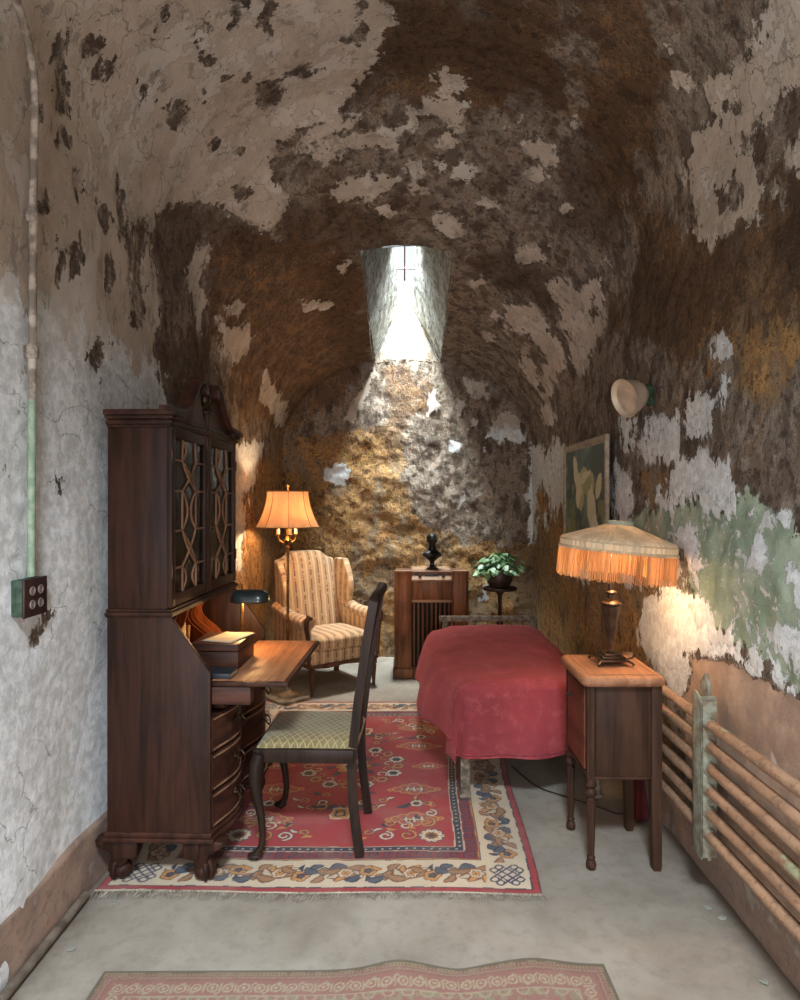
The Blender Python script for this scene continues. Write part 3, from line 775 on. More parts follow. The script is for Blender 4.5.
# pediment board with keyhole and swan necks
cv = [(-.03, 1.862), (.03, 1.862), (.08, 1.866), (.13, 1.878), (.17, 1.90), (.205, 1.935), (.24, 1.975), (.275, 2.012), (.31, 2.034), (.34, 2.038), (.362, 2.022), (.37, 2.0)]
def smooth_curve(c, n=4):
    out = []
    for i in range(len(c) - 1):
        p0, p1, p2, p3 = c[max(i - 1, 0)], c[i], c[i + 1], c[min(i + 2, len(c) - 1)]
        for k in range(n):
            t = k / n
            out.append(tuple(.5 * ((2 * p1[j]) + (-p0[j] + p2[j]) * t + (2 * p0[j] - 5 * p1[j] + 4 * p2[j] - p3[j]) * t * t + (-p0[j] + 3 * p1[j] - 3 * p2[j] + p3[j]) * t ** 3) for j in (0, 1)))
    return out + [c[-1]]
cs2 = smooth_curve(cv)
mid = DW / 2
for sgn in (1, -1):
    f = (lambda y: y) if sgn > 0 else (lambda y: DW - y)
    keyh = [(mid - .001, 1.862), (mid - .03, 1.868), (mid - .055, 1.89), (mid - .075, 1.925), (mid - .082, 1.96), (mid - .075, 1.99)]
    poly = [(0.0, 1.80), (mid, 1.80)] + keyh + [(y, z - .004) for y, z in cs2[::-1] if y < .366]
    MB().prism([(f(y), z) for y, z in poly], HX - .012, HX + .012, 'x').build('pediment_board', mahog_h, desk)
    mb = MB()
    prof = [(-.022, -.012), (.036, -.012), (.036, .0), (.030, .010), (.02, .016), (-.022, .016)]
    path = [(HX + .004, f(y), z) for y, z in cs2]
    if sgn < 0: prof = [(-a, b_) for a, b_ in prof]
    # sweep in the pediment plane: side is +x
    rings = []
    n = len(path)
    for i, p in enumerate(path):
        d = (Vector(path[min(i + 1, n - 1)]) - Vector(path[max(i - 1, 0)])).normalized()
        nn = Vector((0, -d.z, d.y)) * (1 if sgn > 0 else -1)
        rings.append([mb._v(Vector(p) + Vector((abs(1), 0, 0)) * (a if sgn > 0 else -a) + nn * b_) for a, b_ in prof])
    fs = []
    for a, b_ in zip(rings, rings[1:]):
        for q in range(len(prof)):
            j = (q + 1) % len(prof); fs.append(mb.bm.faces.new((a[q], a[j], b_[j], b_[q])))
    fs += [mb.bm.faces.new(rings[0][::-1]), mb.bm.faces.new(rings[-1])]
    bmesh.ops.recalc_face_normals(mb.bm, faces=fs)
    mb.tube([(HX - .02, f(.362), 2.0), (HX + .042, f(.362), 2.0)], .022, 16)
    mb.build('swan_neck', mahog_h, desk, 40)
mb = MB(); mb.box(HX - .02, HX + .022, mid - .014, mid + .014, 1.80, 1.905, .002); mb.box(HX - .026, HX + .028, mid - .028, mid + .028, 1.905, 1.915, .002)
mb.build('finial_plinth', mahog, desk)
MB().lathe([(.024, 0), (.02, .006), (.008, .012), (.008, .022), (.02, .034), (.027, .05), (.026, .068), (.029, .072), (.014, .08), (.008, .09), (.011, .1), (.006, .115), (0, .128)], HX, mid, 1.915, 18).build('urn_finial', darkbrass, desk)

# ---- things on and in the desk
L2W = Matrix.Translation((-.756, 2.546, .012)) @ Matrix.Rotation(R(-2), 4, 'Z')
def dk(x, y, z): return L2W @ Vector((x, y, z))
bx = thing('wooden_box', 'dark wooden document box with lid standing on the open writing surface', 'box', (-.80, 2.885, .802), R(-1))
MB().box(-.105, .105, -.135, .135, 0, .074, .003).build('body', mahog_x, bx)
MB().box(-.107, .107, -.137, .137, .077, .106, .004).build('lid', mahog_x, bx)
pp = MB()
pp.grid(lambda u, v: (-.15 / 2 + .15 * u, -.1 + .2 * v, .0012 + .008 * max(0, u - .55) * v), 8, 8)
o = pp.build('paper_sheets', paper, None, solid=.0015); o.location = (-.775, 2.89, .9092); o.rotation_euler = (0, 0, R(-18))
tag(o, 'folded cream letter lying on the lid of the dark wooden document box', 'paper')
bk = thing('notebook', 'thin dark blue-black notebook lying flat in front of the wooden box', 'book', (-.765, 2.665, .802), R(-4))
navy = simple('navy_leatherette', hexc(34, 42, 48), .5, 0, hexc(22, 28, 34), 14)
mb = MB(); mb.box(-.075, .075, -.05, .05, 0, .003, .001); mb.box(-.075, .075, -.05, .05, .017, .020, .001); mb.box(-.075, .075, -.052, -.048, 0, .02, .001); mb.build('cover', navy, bk)
MB().box(-.072, .072, -.047, .047, .003, .017).build('page_block', paper, bk)
e = MB(); e.box(-.0, .003, -.07, .07, 0, .1, .0005); e = e.build('envelope', paper); e.location = dk(-.10, .10, .806); e.rotation_euler = (0, R(-38), R(4))
tag(e, 'white envelope leaning inside the near end of the open desk', 'envelope')
bcols = [((190, 160, 112), (.16, .022), 'tan cloth book with slightly worn spine, nearest of the pigeonhole row'), ((206, 184, 140), (.15, .018), 'pale cream book standing second in the pigeonhole row'),
         ((120, 60, 36), (.165, .026), 'russet book standing between cream and beige spines in the desk'), ((198, 170, 124), (.14, .02), 'beige book just right of the russet spine in the desk'),
         ((214, 196, 158), (.155, .016), 'ivory thin book beside the beige one in the desk pigeonhole'), ((170, 134, 90), (.13, .022), 'short light brown book leaning last at the far end of the desk row')]
yy = .325
for i, (c, (h, t), lab) in enumerate(bcols):
    bm_ = simple('book_cloth_%d' % i, hexc(*c), .7, 0, tuple(q * .75 for q in hexc(*c)), 14)
    lean = R(9) if i == 5 else 0
    if i == 5: yy += .012
    tb = thing('book', lab, 'book', dk(-.285, yy, .794 if i == 5 else .787), R(-2), 'books in the desk pigeonhole')
    yy += t + .006
    mb = MB(); mb.M = Matrix.Rotation(-lean, 4, 'X') if lean else Matrix.Identity(4)
    mb.box(-.09, .02, 0, .0025, 0, h, .0008); mb.box(-.09, .02, t - .0025, t, 0, h, .0008); mb.box(.017, .021, 0, t, 0, h, .0012); mb.build('cover', bm_, tb)
    mb = MB(); mb.M = Matrix.Rotation(-lean, 4, 'X') if lean else Matrix.Identity(4)
    mb.box(-.087, .016, .003, t - .003, .004, h - .004); mb.build('page_block', paper, tb)
# desk lamp
dl = thing('desk_lamp', 'brass banker lamp with curved black-green metal shade lit on the desk', 'lamp', (-.775, 3.13, .802), 0)
mb = MB(); mb.lathe([(.055, 0), (.055, .008), (.04, .016), (.012, .022), (.009, .03)], seg=24); mb.build('base', brass, dl)
MB().tube([(0, 0, .02), (0, 0, .24)], .008, 12).ball((0, 0, .235), .014).build('stem', brass, dl)
shm2 = simple('black_green_enamel', hexc(38, 48, 46), .3, .1, hexc(24, 32, 32), 10, coat=.5)
mb = MB()
def dsh(u, v):
    a = PI * (1.06 * v - .03); x = -.09 + .18 * u; k = max(.0, 1 - abs(2 * u - 1) ** 5)
    r = .052 * (.35 + .65 * k)
    return (x + .04, -r * math.cos(a) * 1.1, .232 + (.055 * (.55 + .45 * k)) * math.sin(a))
mb.grid(dsh, 24, 18); mb.build('lamp_shade', shm2, dl, 60, solid=.003)
MB().tube([(.0, 0, .285), (.0, 0, .30), (.003, 0, .315)], .005).build('finial', brass, dl)
plight('desk_lamp_bulb', (.03, 0, .228), 6.5, (1, .55, .22), .018, dl)
# ================================================================== desk chair
ch = thing('dining_chair', 'dark wood side chair with green quilted seat pulled up to the desk', 'chair', (-.38, 2.95, .014), R(-2.5))
# local: +x is the back, -x the front; front legs near y -.225/.225
def cab(y, sgn):      # cabriole front leg
    path = [(-.215, y, .44), (-.226, y + sgn * .004, .39), (-.232, y + sgn * .006, .33), (-.222, y + sgn * .003, .25), (-.206, y, .17), (-.2, y, .10), (-.206, y, .05), (-.222, y + sgn * .004, .022), (-.235, y + sgn * .006, .008)]
    rad = [.026, .031, .028, .021, .016, .0135, .0135, .018, .020]
    mb = MB(); mb.tube(path, rad, 12, 1., (1, 0, 0)); mb.ball((-.232, y + sgn * .006, .014), .026, 1.25, 1.0, .52)
    return mb.build('leg', chairwood, ch, 50)
cab(-.225, -1); cab(.225, 1)
for y, s_ in ((-.19, -1), (.19, 1)):
    # rear post, leg and stile in one sweep
    path = [(.205, y, 0), (.197, y, .06), (.186, y, .14), (.176, y, .24), (.172, y, .34), (.175, y, .44), (.186, y, .54), (.2, y * 1.02, .66), (.218, y * 1.05, .78), (.235, y * 1.08, .90), (.252, y * 1.1, 1.0), (.262, y * 1.1, 1.06), (.266, y * 1.08, 1.08)]
    mb = MB(); mb.sweep([Vector(p) for p in smoothpath(path, 3)] if 'smoothpath' in globals() else path, [(-.012, -.019), (.012, -.019), (.012, .019), (-.012, .019)], up=(-1, 0, .001))
    mb.build('rear_post', chairwood, ch, 40)
MB().tube([(.262, -.215, 1.075), (.272, -.16, 1.098), (.285, -.06, 1.105), (.288, 0, 1.11), (.285, .06, 1.105), (.272, .16, 1.098), (.262, .215, 1.075)], [.02, .021, .022, .024, .022, .021, .02], 10).build('crest_rail', chairwood, ch, 50)
spl = MB()
def splat(u, v):
    z = .47 + .64 * u; w = .052 + .03 * math.sin(PI * (u * 1.6 + .1)) ** 2 + .02 * u
    return (.188 + .10 * u ** 1.2 - .012 * math.sin(PI * u), (v * 2 - 1) * w, z)
spl.grid(splat, 24, 6); spl.build('back_splat', chairwood, ch, 50, solid=.01)
mb = MB()
mb.box(-.235, .185, -.236, -.212, .405, .462, .004); mb.box(-.235, .185, .212, .236, .405, .462, .004)
mb.box(-.24, -.212, -.236, .236, .4055, .4615, .004); mb.box(.16, .186, -.20, .20, .4055, .4615, .004)
mb.build('seat_frame', chairwood, ch)
# quilted seat
sm, nt, b, out = newmat('green_quilted_brocade'); N = NT(nt)
v = N.coord(); sep = N.n('ShaderNodeSeparateXYZ'); N.l(v, sep.inputs[0])
K = 2 * PI / .034
def tri(e): return N.math('ABSOLUTE', N.math('SINE', e))
s1 = N.math('MULTIPLY', N.math('ADD', sep.outputs['X'], N.math('MULTIPLY', sep.outputs['Y'], .7)), K / 2)
s2 = N.math('MULTIPLY', N.math('SUBTRACT', sep.outputs['X'], N.math('MULTIPLY', sep.outputs['Y'], .7)), K / 2)
d = N.math('MINIMUM', tri(s1), tri(s2))
col = N.mix(N.ss(d, .12, .38), hexc(158, 142, 98), hexc(112, 98, 62))
col = N.mix(N.math('MULTIPLY', N.ss(N.noise(5, 4), .4, .7), .4), col, hexc(150, 140, 96))
N.l(col, b.inputs['Base Color']); b.inputs['Roughness'].default_value = .8; b.inputs['Sheen Weight'].default_value = .3
N.l(N.bump(N.ss(d, .0, .5), .3, .003), b.inputs['Normal'])
mb = MB()
def seat(u, v):
    x = -.236 + .43 * u; w = .232 - .026 * u; y = (v * 2 - 1) * w
    e = min(1, 6 * min(u, 1 - u, v, 1 - v) + .0) if True else 1
    k = (1 - abs(2 * u - 1) ** 6) * (1 - abs(2 * v - 1) ** 6)
    return (x, y, .455 + .034 * k ** .5 + .008 * k)
mb.grid(seat, 30, 30); mb.build('seat', sm, ch, 80)

# ================================================================== floor lamp
fl = thing('floor_lamp', 'brass candelabra floor lamp with glowing bell shade beside the armchair', 'lamp', (-.875, 4.94, 0), 0)
stone = simple('worn_plaster_base', hexc(150, 136, 112), .6, .1, hexc(100, 88, 70), 12)
mb = MB(); mb.prism([(.15 * math.cos(t * PI / 12) * (1 + .10 * math.cos(t * PI / 3)), .15 * math.sin(t * PI / 12) * (1 + .10 * math.cos(t * PI / 3))) for t in range(24)], .012, .035, 'z', .006)
for k in range(4): mb.ball((.12 * math.cos(PI / 4 + k * PI / 2), .12 * math.sin(PI / 4 + k * PI / 2), .012), .018, 1, 1, .7)
mb.lathe([(.085, .035), (.08, .05), (.05, .062), (.022, .075), (.016, .1)], seg=24); mb.build('base', stone, fl, 40)
MB().lathe([(.011, .09), (.011, .5), (.016, .51), (.016, .53), (.011, .54), (.010, 1.15), (.018, 1.16), (.012, 1.18), (.026, 1.2), (.032, 1.215), (.02, 1.23), (.012, 1.25), (.012, 1.3)], seg=14).build('pole', brass, fl)
ivory = simple('ivory_candle_sleeve', hexc(226, 190, 140), .5)
for k in range(3):
    a = R(-90) + k * 2 * PI / 3 + .35; c, s_ = math.cos(a), math.sin(a)
    arm = MB().tube([(.01 * c, .01 * s_, 1.2), (.04 * c, .04 * s_, 1.195), (.07 * c, .07 * s_, 1.215), (.078 * c, .078 * s_, 1.25)], .006, 8).lathe([(.0, 0), (.02, .002), (.022, .01), (.012, .012), (0, .013)], .078 * c, .078 * s_, 1.25, 14).build('candle_arm', brass, fl)
    MB().lathe([(.0125, 0), (.0125, .07), (0, .07)], .078 * c, .078 * s_, 1.262, 12).build('candle_sleeve', ivory, arm)
MB().lathe([(.012, 1.3), (.006, 1.32), (.006, 1.62), (.012, 1.63), (.004, 1.65), (0, 1.655)], seg=12).build('shade_rod', brass, fl)
def shademat(name, c1, c2, tw=.55, roughcol=.0, emit=None):
    m, nt, b, out = newmat(name); N = NT(nt)
    v = N.coord((1, 1, .2)); n = N.noise(14, 4, .6, v)
    col = N.mix(N.ss(n, .3, .7), c1, c2)
    df = N.n('ShaderNodeBsdfDiffuse'); tl = N.n('ShaderNodeBsdfTranslucent'); mx = N.n('ShaderNodeMixShader'); mx.inputs[0].default_value = tw
    N.l(col, df.inputs[0]); N.l(col, tl.inputs[0]); N.l(df.outputs[0], mx.inputs[1]); N.l(tl.outputs[0], mx.inputs[2])
    nt.nodes.remove(b); N.l(mx.outputs[0], out.inputs[0]); return m
silk = shademat('cream_silk_shade', hexc(232, 206, 172), hexc(216, 186, 150), .30)
pr = [(.155 + .082 * (1 - t) ** 1.9, 1.315 + .272 * t) for t in [k / 14 for k in range(15)]]
wf = lambda t, z: 1 - .012 * (1 - abs(math.cos(3.5 * t + .3)))
sh = MB().shell(pr, seg=84, th=.002, warp=wf).build('lamp_shade', silk, fl, 60)
mb = MB()
for k in range(8):
    t = k * 2 * PI / 8 + .2
    mb.tube([((r + .001) * math.cos(t), (r + .001) * math.sin(t), z) for r, z in pr[::2]], .0018, 6)
for (r, z) in (pr[0], pr[-1]):
    pts = [((r + .001) * math.cos(a * PI / 24), (r + .001) * math.sin(a * PI / 24), z) for a in range(49)]
    mb.tube(pts, .004, 6)
trimm = simple('shade_braid', hexc(150, 104, 62), .7)
mb.build('shade_braid', trimm, sh)
plight('floor_lamp_bulb', (.03, -.02, 1.42), 18, (1, .66, .38), .04, fl)

# ================================================================== wing armchair
def brocade(name, ax_):
  global N
  acm, nt, b, out = newmat(name); N = NT(nt)
  v = N.coord((1, 1, 1)); sep = N.n('ShaderNodeSeparateXYZ'); N.l(v, sep.inputs[0])
  wob = N.math('MULTIPLY', N.math('SUBTRACT', N.noise(9, 3), .5), .012)
  xx = N.math('ADD', sep.outputs[ax_], wob)
  s1 = N.math('ABSOLUTE', N.math('SINE', N.math('MULTIPLY', xx, PI / .075)))
  s2 = N.math('ABSOLUTE', N.math('SINE', N.math('MULTIPLY', N.math('ADD', xx, .0375), PI / .075)))
  s3 = N.math('ABSOLUTE', N.math('SINE', N.math('ADD', N.math('MULTIPLY', xx, PI / .075), .7)))
  gap = N.ss(N.noise(16, 2, .5, N.coord((.6, .6, 2.4)), 0), .42, .46)
  base = N.mix(N.ss(N.noise(4, 3), .35, .65), hexc(192, 160, 120), hexc(172, 140, 104))
  base = N.mix(N.ss(s2, .30, .22), base, hexc(206, 180, 142))
  f1 = N.math('MULTIPLY', N.ss(s1, .34, .26), gap); f3 = N.math('MULTIPLY', N.ss(s3, .12, .07), .8)
  col = N.mix(f1, base, hexc(128, 92, 68)); col = N.mix(f3, col, hexc(136, 120, 88))
  N.l(col, b.inputs['Base Color']); b.inputs['Roughness'].default_value = .85; b.inputs['Sheen Weight'].default_value = .25
  N.l(N.bump(N.noise(160, 3), .25, .003), b.inputs['Normal'])
  return acm
acm = brocade('striped_brocade', 'X'); acs = brocade('striped_brocade_sides', 'Y')
ac = thing('wing_armchair', 'wingback armchair upholstered in worn beige striped fabric by the back wall', 'armchair', (-.64, 5.41, 0), R(36))
# local: front -y
def cushion(x0, x1, y0, y1, z0, z1, puff=.03, n=20, p=4):
    def f(u, v):
        a = 2 * PI * u; ph = PI * (v - .5)
        cx_, cy_, cz_ = (x0 + x1) / 2, (y0 + y1) / 2, (z0 + z1) / 2
        g = lambda q, e: math.copysign(abs(q) ** e, q)
        return (cx_ + (x1 - x0) / 2 * g(math.cos(a), .35) * g(math.cos(ph), .35), cy_ + (y1 - y0) / 2 * g(math.sin(a), .35) * g(math.cos(ph), .35), cz_ + (z1 - z0) / 2 * g(math.sin(ph), .55))
    return f
mb = MB(); mb.grid(cushion(-.28, .28, -.32, .20, .33, .46), 56, 22, True); mb.build('seat_cushion', acm, ac, 80)
mb = MB(); mb.box(-.31, .31, -.30, .27, .235, .345, .02, 3); mb.build('seat_base', acm, ac)
mb = MB(); mb.prism([(-.31, .245), (-.31, .225), (-.15, .21), (0, .222), (.15, .21), (.31, .225), (.31, .245)], -.318, -.296, 'y', .003)
mb.box(-.312, -.292, -.30, .27, .212, .245, .003); mb.box(.292, .312, -.30, .27, .212, .245, .003); mb.build('show_wood_rail', walnut, ac)
# back: camel crest, slightly raked
def backf(sd):
    def f(u, v):
        x = (u * 2 - 1) * .27
        ztop = 1.075 - .045 * ss1(abs(u * 2 - 1), .45, .8) - .03 * abs(u * 2 - 1) ** 3
        z = .34 + (ztop - .34) * v
        y = .20 + .14 * v + (.10 if sd else 0) - (0 if sd else .035 * (1 - abs(u * 2 - 1) ** 4) * (1 - abs(2 * v - 1) ** 6))
        return (x, y, z)
    return f
def ss1(x, a, b):
    t = min(1, max(0, (x - a) / (b - a))); return t * t * (3 - 2 * t)
def slab(mb, f0, f1, n, m):
    A = [[mb._v(f0(i / n, j / m)) for j in range(m + 1)] for i in range(n + 1)]
    B = [[mb._v(f1(i / n, j / m)) for j in range(m + 1)] for i in range(n + 1)]
    fs = []
    for i in range(n):
        for j in range(m):
            fs.append(mb.bm.faces.new((A[i][j], A[i + 1][j], A[i + 1][j + 1], A[i][j + 1])))
            fs.append(mb.bm.faces.new((B[i][j], B[i][j + 1], B[i + 1][j + 1], B[i + 1][j])))
    for i in range(n):
        fs.append(mb.bm.faces.new((A[i][0], B[i][0], B[i + 1][0], A[i + 1][0]))); fs.append(mb.bm.faces.new((A[i][m], A[i + 1][m], B[i + 1][m], B[i][m])))
    for j in range(m):
        fs.append(mb.bm.faces.new((A[0][j], A[0][j + 1], B[0][j + 1], B[0][j]))); fs.append(mb.bm.faces.new((A[n][j], B[n][j], B[n][j + 1], A[n][j + 1])))
    bmesh.ops.recalc_face_normals(mb.bm, faces=fs)
def soft(o, w=.012):
    m = o.modifiers.new('soft', 'BEVEL'); m.width = w; m.segments = 3; m.limit_method = 'ANGLE'; m.angle_limit = R(50); return o
mb = MB(); slab(mb, backf(0), backf(1), 32, 24); soft(mb.build('backrest', acm, ac, 80), .02)
for sx in (-1, 1):
    def wf_(out):
        def f(u, v):      # u along depth (back->front), v up
            d_ = [0, .15][0]
            z = .62 + .385 * v
            depth = (.19 - .10 * ss1(v, .55, 1.) + .02 * math.sin(PI * v)) * (1 - .55 * ss1(.30, v, v + .0001) * 0)
            depth = .05 + .17 * math.sin(PI * min(1, .28 + .60 * v)) if v < .9 else .05 + .17 * math.sin(PI * .82) * (1 - (v - .9) * 3)
            y = .31 + .02 * v - depth * u
            x = sx * (.262 + .03 * u * (.4 + .6 * v) + (.055 if out else 0))
            return (x, y, z)
        return f
    mb = MB(); slab(mb, wf_(0), wf_(1), 8, 16); soft(mb.build('wing', acs, ac, 80), .015)
    # arm: padded, rolled over at the top, scrolled front
    mb = MB()
    def armf(u, v):
        a = 2 * PI * v; y = -.28 + .56 * u
        r = .052 + .006 * math.cos(PI * u)
        return (sx * .315 + r * 1.05 * math.cos(a) * (1.0), y, .585 - .02 * (1 - u) + .04 * ss1(u, .4, 1) + r * math.sin(a) * .9)
    V_ = [[mb._v(armf(i / 12, j / 20)) for j in range(20)] for i in range(13)]
    for i in range(12):
        for j in range(20): mb.bm.faces.new((V_[i][j], V_[i + 1][j], V_[i + 1][(j + 1) % 20], V_[i][(j + 1) % 20]))
    mb.bm.faces.new(V_[0]); mb.bm.faces.new(V_[-1][::-1])
    mb.box(sx * .315 - .036, sx * .315 + .036, -.275, .28, .30, .60, .012)
    bmesh.ops.recalc_face_normals(mb.bm, faces=mb.bm.faces[:])
    mb.build('arm', acs, ac, 50)
    mb = MB(); mb.tube([(sx * .315, -.292, .25), (sx * .318, -.3, .35), (sx * .325, -.298, .45), (sx * .34, -.30, .53), (sx * .345, -.305, .58), (sx * .325, -.305, .622), (sx * .295, -.3, .605)], [.016, .015, .016, .018, .02, .02, .014], 10)
    mb.build('arm_scroll', walnut, ac, 60)
    MB().lathe([(.012, 0), (.016, .01), (.012, .02), (.016, .05), (.021, .13), (.024, .165), (.016, .172), (.028, .182), (.028, .205), (.03, .212)], sx * .285, -.285, 0, 14, flute=7, fa=.12).build('leg', walnut, ac, 50)
    mb = MB(); mb.sweep([(sx * .27, .30, 0), (sx * .27, .27, .1), (sx * .27, .25, .22)], [(-.017, -.017), (.017, -.017), (.017, .017), (-.017, .017)], (0, 1, 0)); mb.build('leg', walnut, ac)
# gilded patera on the front leg tops is folded into the rail

# ================================================================== radio console
rc = thing('radio_console', 'tall walnut console radio with slatted speaker grille against the back wall', 'radio', (.245, 5.73, 0), 0)
wal2 = wood('console_walnut', hexc(78, 46, 28), hexc(134, 86, 54), 'z', .4)
pale_w = wood('console_top_walnut', hexc(118, 88, 66), hexc(158, 126, 100), 'x', .5)
mb = MB(); mb.box(-.31, .31, -.15, .17, .07, .905, .01); mb.build('carcass', walnut, rc)
MB().prism([(-.33, .17), (-.33, -.17), (-.31, -.195), (-.17, -.2), (-.15, -.18), (.15, -.18), (.17, -.2), (.31, -.195), (.33, -.17), (.33, .17)], 0, .085, 'z', .01).build('plinth', wal2, rc)
for sx in (-1, 1):
    prof = [(sx * .32, -.12), (sx * .315, -.155), (sx * .295, -.178), (sx * .25, -.185), (sx * .2, -.182), (sx * .175, -.172), (sx * .17, -.12)]
    MB().prism(prof, .085, .905, 'z', .004).build('pillar', wal2, rc)
    MB().prism([(x * 1.0 + (.006 * sx if abs(x) > .2 else 0), y - (.006 if y < -.15 else 0)) for x, y in prof], .905, .916, 'z', .003).build('pillar_cap', pale_w, rc)
mb = MB(); mb.prism([(-.155, .835), (-.182, .84), (-.10, .916), (.17, .916), (.17, .835)], -.17, .17, 'x', .004); mb.build('tuning_panel', pale_w, rc)
MB().box(-.165, .165, -.172, -.155, .66, .83, .004).build('dial_board', wal2, rc)
MB().box(-.172, .172, -.19, -.15, .645, .668, .005).box(-.172, .172, -.186, -.15, .826, .842, .004).build('ledge', pale_w, rc)
MB().box(-.06, .06, -.168, -.15, .868, .885, .003, M=Matrix.Translation((0, .012, 0))).build('dial_window', black, rc)
for x in (-.1, .0, .1):
    if x: MB().lathe([(.014, 0), (.014, .014), (.01, .018), (0, .018)], seg=14, M=Matrix.Translation((x, -.155, .868)) @ Matrix.Rotation(R(60), 4, 'X')).build('knob', black, rc)
MB().box(-.17, .17, -.152, -.148, .09, .648).build('grille_cloth', simple('dark_grille_cloth', hexc(40, 30, 24), .9), rc)
for k in range(9):
    x = -.15 + .3 * k / 8
    MB().box(x - .008, x + .008, -.175, -.15, .10, .645, .004).build('grille_slat', walnut, rc)

# bust
bu = MB()
bu.lathe([(.05, 0), (.05, .012), (.035, .02), (.022, .035), (.02, .06), (.03, .075), (.045, .085)], seg=20)
def bustf(u, v):
    a = 2 * PI * u; z = .085 + .10 * v
    w = .085 * math.sin(PI * (.28 + .72 * v * .9)) ** .7 if v < .95 else .03
    w = [.042, .062, .084, .09, .082, .06, .04, .034][min(7, int(v * 7.001))]
    return (w * math.cos(a), w * .55 * math.sin(a) + .0, z)
bu.grid(bustf, 24, 7, True)
bu.lathe([(.038, .17), (.031, .20), (.032, .23)], seg=16)
bu.ball((0, -.006, .255), .046, .92, 1.0, 1.15, 20, 14)
bu.ball((0, .012, .272), .050, 1.0, .95, .86, 20, 14)
bu.ball((0, -.054, .248), .010, .8, 1.2, 1.6); bu.ball((0, -.046, .264), .013, 2.0, .6, .6); bu.ball((0, -.040, .220), .016, 1.0, .9, .8)
for s_ in (-1, 1): bu.ball((s_ * .045, .004, .25), .01, .5, .9, 1.3)
bronze = simple('black_bronze', hexc(30, 28, 28), .28, .5, hexc(46, 42, 40), 16)
bo = bu.build('bust', bronze, None, 70); bo.location = (.255, 5.68, .916); bo.rotation_euler = (0, 0, R(12))
rm = bo.modifiers.new('fuse', 'REMESH'); rm.mode = 'VOXEL'; rm.voxel_size = .004; rm.use_smooth_shade = True
tag(bo, 'small black bronze bust of a man on top of the console radio', 'bust')

# plant stand + plant
ps = thing('plant_stand', 'small dark round pedestal table behind the headboard holding the plant', 'table', (.835, 5.60, 0), 0)
MB().lathe([(.14, .745), (.148, .752), (.148, .764), (.14, .77), (0, .77)], seg=32).lathe([(0, .744), (.14, .745)], seg=32).build('table_top', tablewood, ps)
MB().lathe([(.02, .12), (.03, .16), (.022, .2), (.016, .3), (.02, .42), (.03, .46), (.02, .5), (.015, .6), (.02, .7), (.05, .745)], seg=16).build('pedestal', tablewood, ps, 50)
for k in range(3):
    a = k * 2 * PI / 3 + .4; c, s_ = math.cos(a), math.sin(a)
    MB().tube([(.01 * c, .01 * s_, .17), (.07 * c, .07 * s_, .13), (.12 * c, .12 * s_, .04), (.155 * c, .155 * s_, .014)], [.018, .015, .012, .014], 8).build('leg', tablewood, ps, 50)
pl = thing('potted_plant', 'leafy green potted plant in dark brown bowl by the back wall', 'plant', (.83, 5.60, .77), 0)
MB().lathe([(.07, 0), (.085, .01), (.112, .06), (.118, .10), (.108, .135), (.114, .15), (.104, .152), (.098, .13), (0, .125)], seg=28).build('pot', simple('dark_terracotta', hexc(66, 40, 28), .5, 0, hexc(44, 28, 20), 10), pl, 40)
lfm, nt, b, out = newmat('variegated_leaf'); N = NT(nt)
n = N.noise(22, 4, .6, N.coord()); col = N.mix(N.ss(n, .35, .65), hexc(50, 98, 52), hexc(148, 178, 128)); N.l(col, b.inputs['Base Color']); b.inputs['Roughness'].default_value = .45
rnd = random.Random(5); mb = MB(); st = MB()
for k in range(210):
    a = rnd.uniform(0, 2 * PI); rr = rnd.uniform(.02, .20); z = .17 + rnd.uniform(-.0, .12) * (1.1 - rr * 3) + (.0 if rr < .14 else rnd.uniform(-.10, .04))
    z = .15 + (.16 - rr * .35) * rnd.uniform(.2, 1.) - (.09 * rnd.random() if rr > .13 else 0)
    c, s_ = math.cos(a), math.sin(a); base_ = Vector((rr * .55 * c, rr * .55 * s_, .14)); tip = Vector((rr * c, rr * s_, z))
    if k % 2 == 0: st.tube([(base_.x * .5, base_.y * .5, .125), tuple((base_ + tip) / 2 + Vector((0, 0, .03))), tuple(tip)], .0015, 5)
    L = rnd.uniform(.045, .08); W_ = L * .38; d_ = Vector((c, s_, rnd.uniform(-.9, .35))).normalized(); sd = d_.cross(Vector((0, 0, 1))).normalized()
    sd = (sd + Vector((0, 0, rnd.uniform(-.5, .5)))).normalized(); nn = d_.cross(sd).normalized()
    ring = []
    pts = []
    for t, w_ in ((0, .1), (.25, .9), (.5, 1.), (.75, .65), (1, .02)):
        bend = -nn * 0 + Vector((0, 0, -.25 * L * t * t))
        pts.append((tip + d_ * L * t + sd * W_ * w_ + bend, tip + d_ * L * t + bend - Vector((0, 0, .004)), tip + d_ * L * t - sd * W_ * w_ + bend))
    vs = [[mb._v(q) for q in p] for p in pts]
    for p, q in zip(vs, vs[1:]):
        for j in (0, 1): mb.bm.faces.new((p[j], q[j], q[j + 1], p[j + 1]))
mb.build('leaves', lfm, pl, 80); st.build('stems', simple('green_stem', hexc(80, 110, 60), .6), pl)
from mathutils import noise as mn
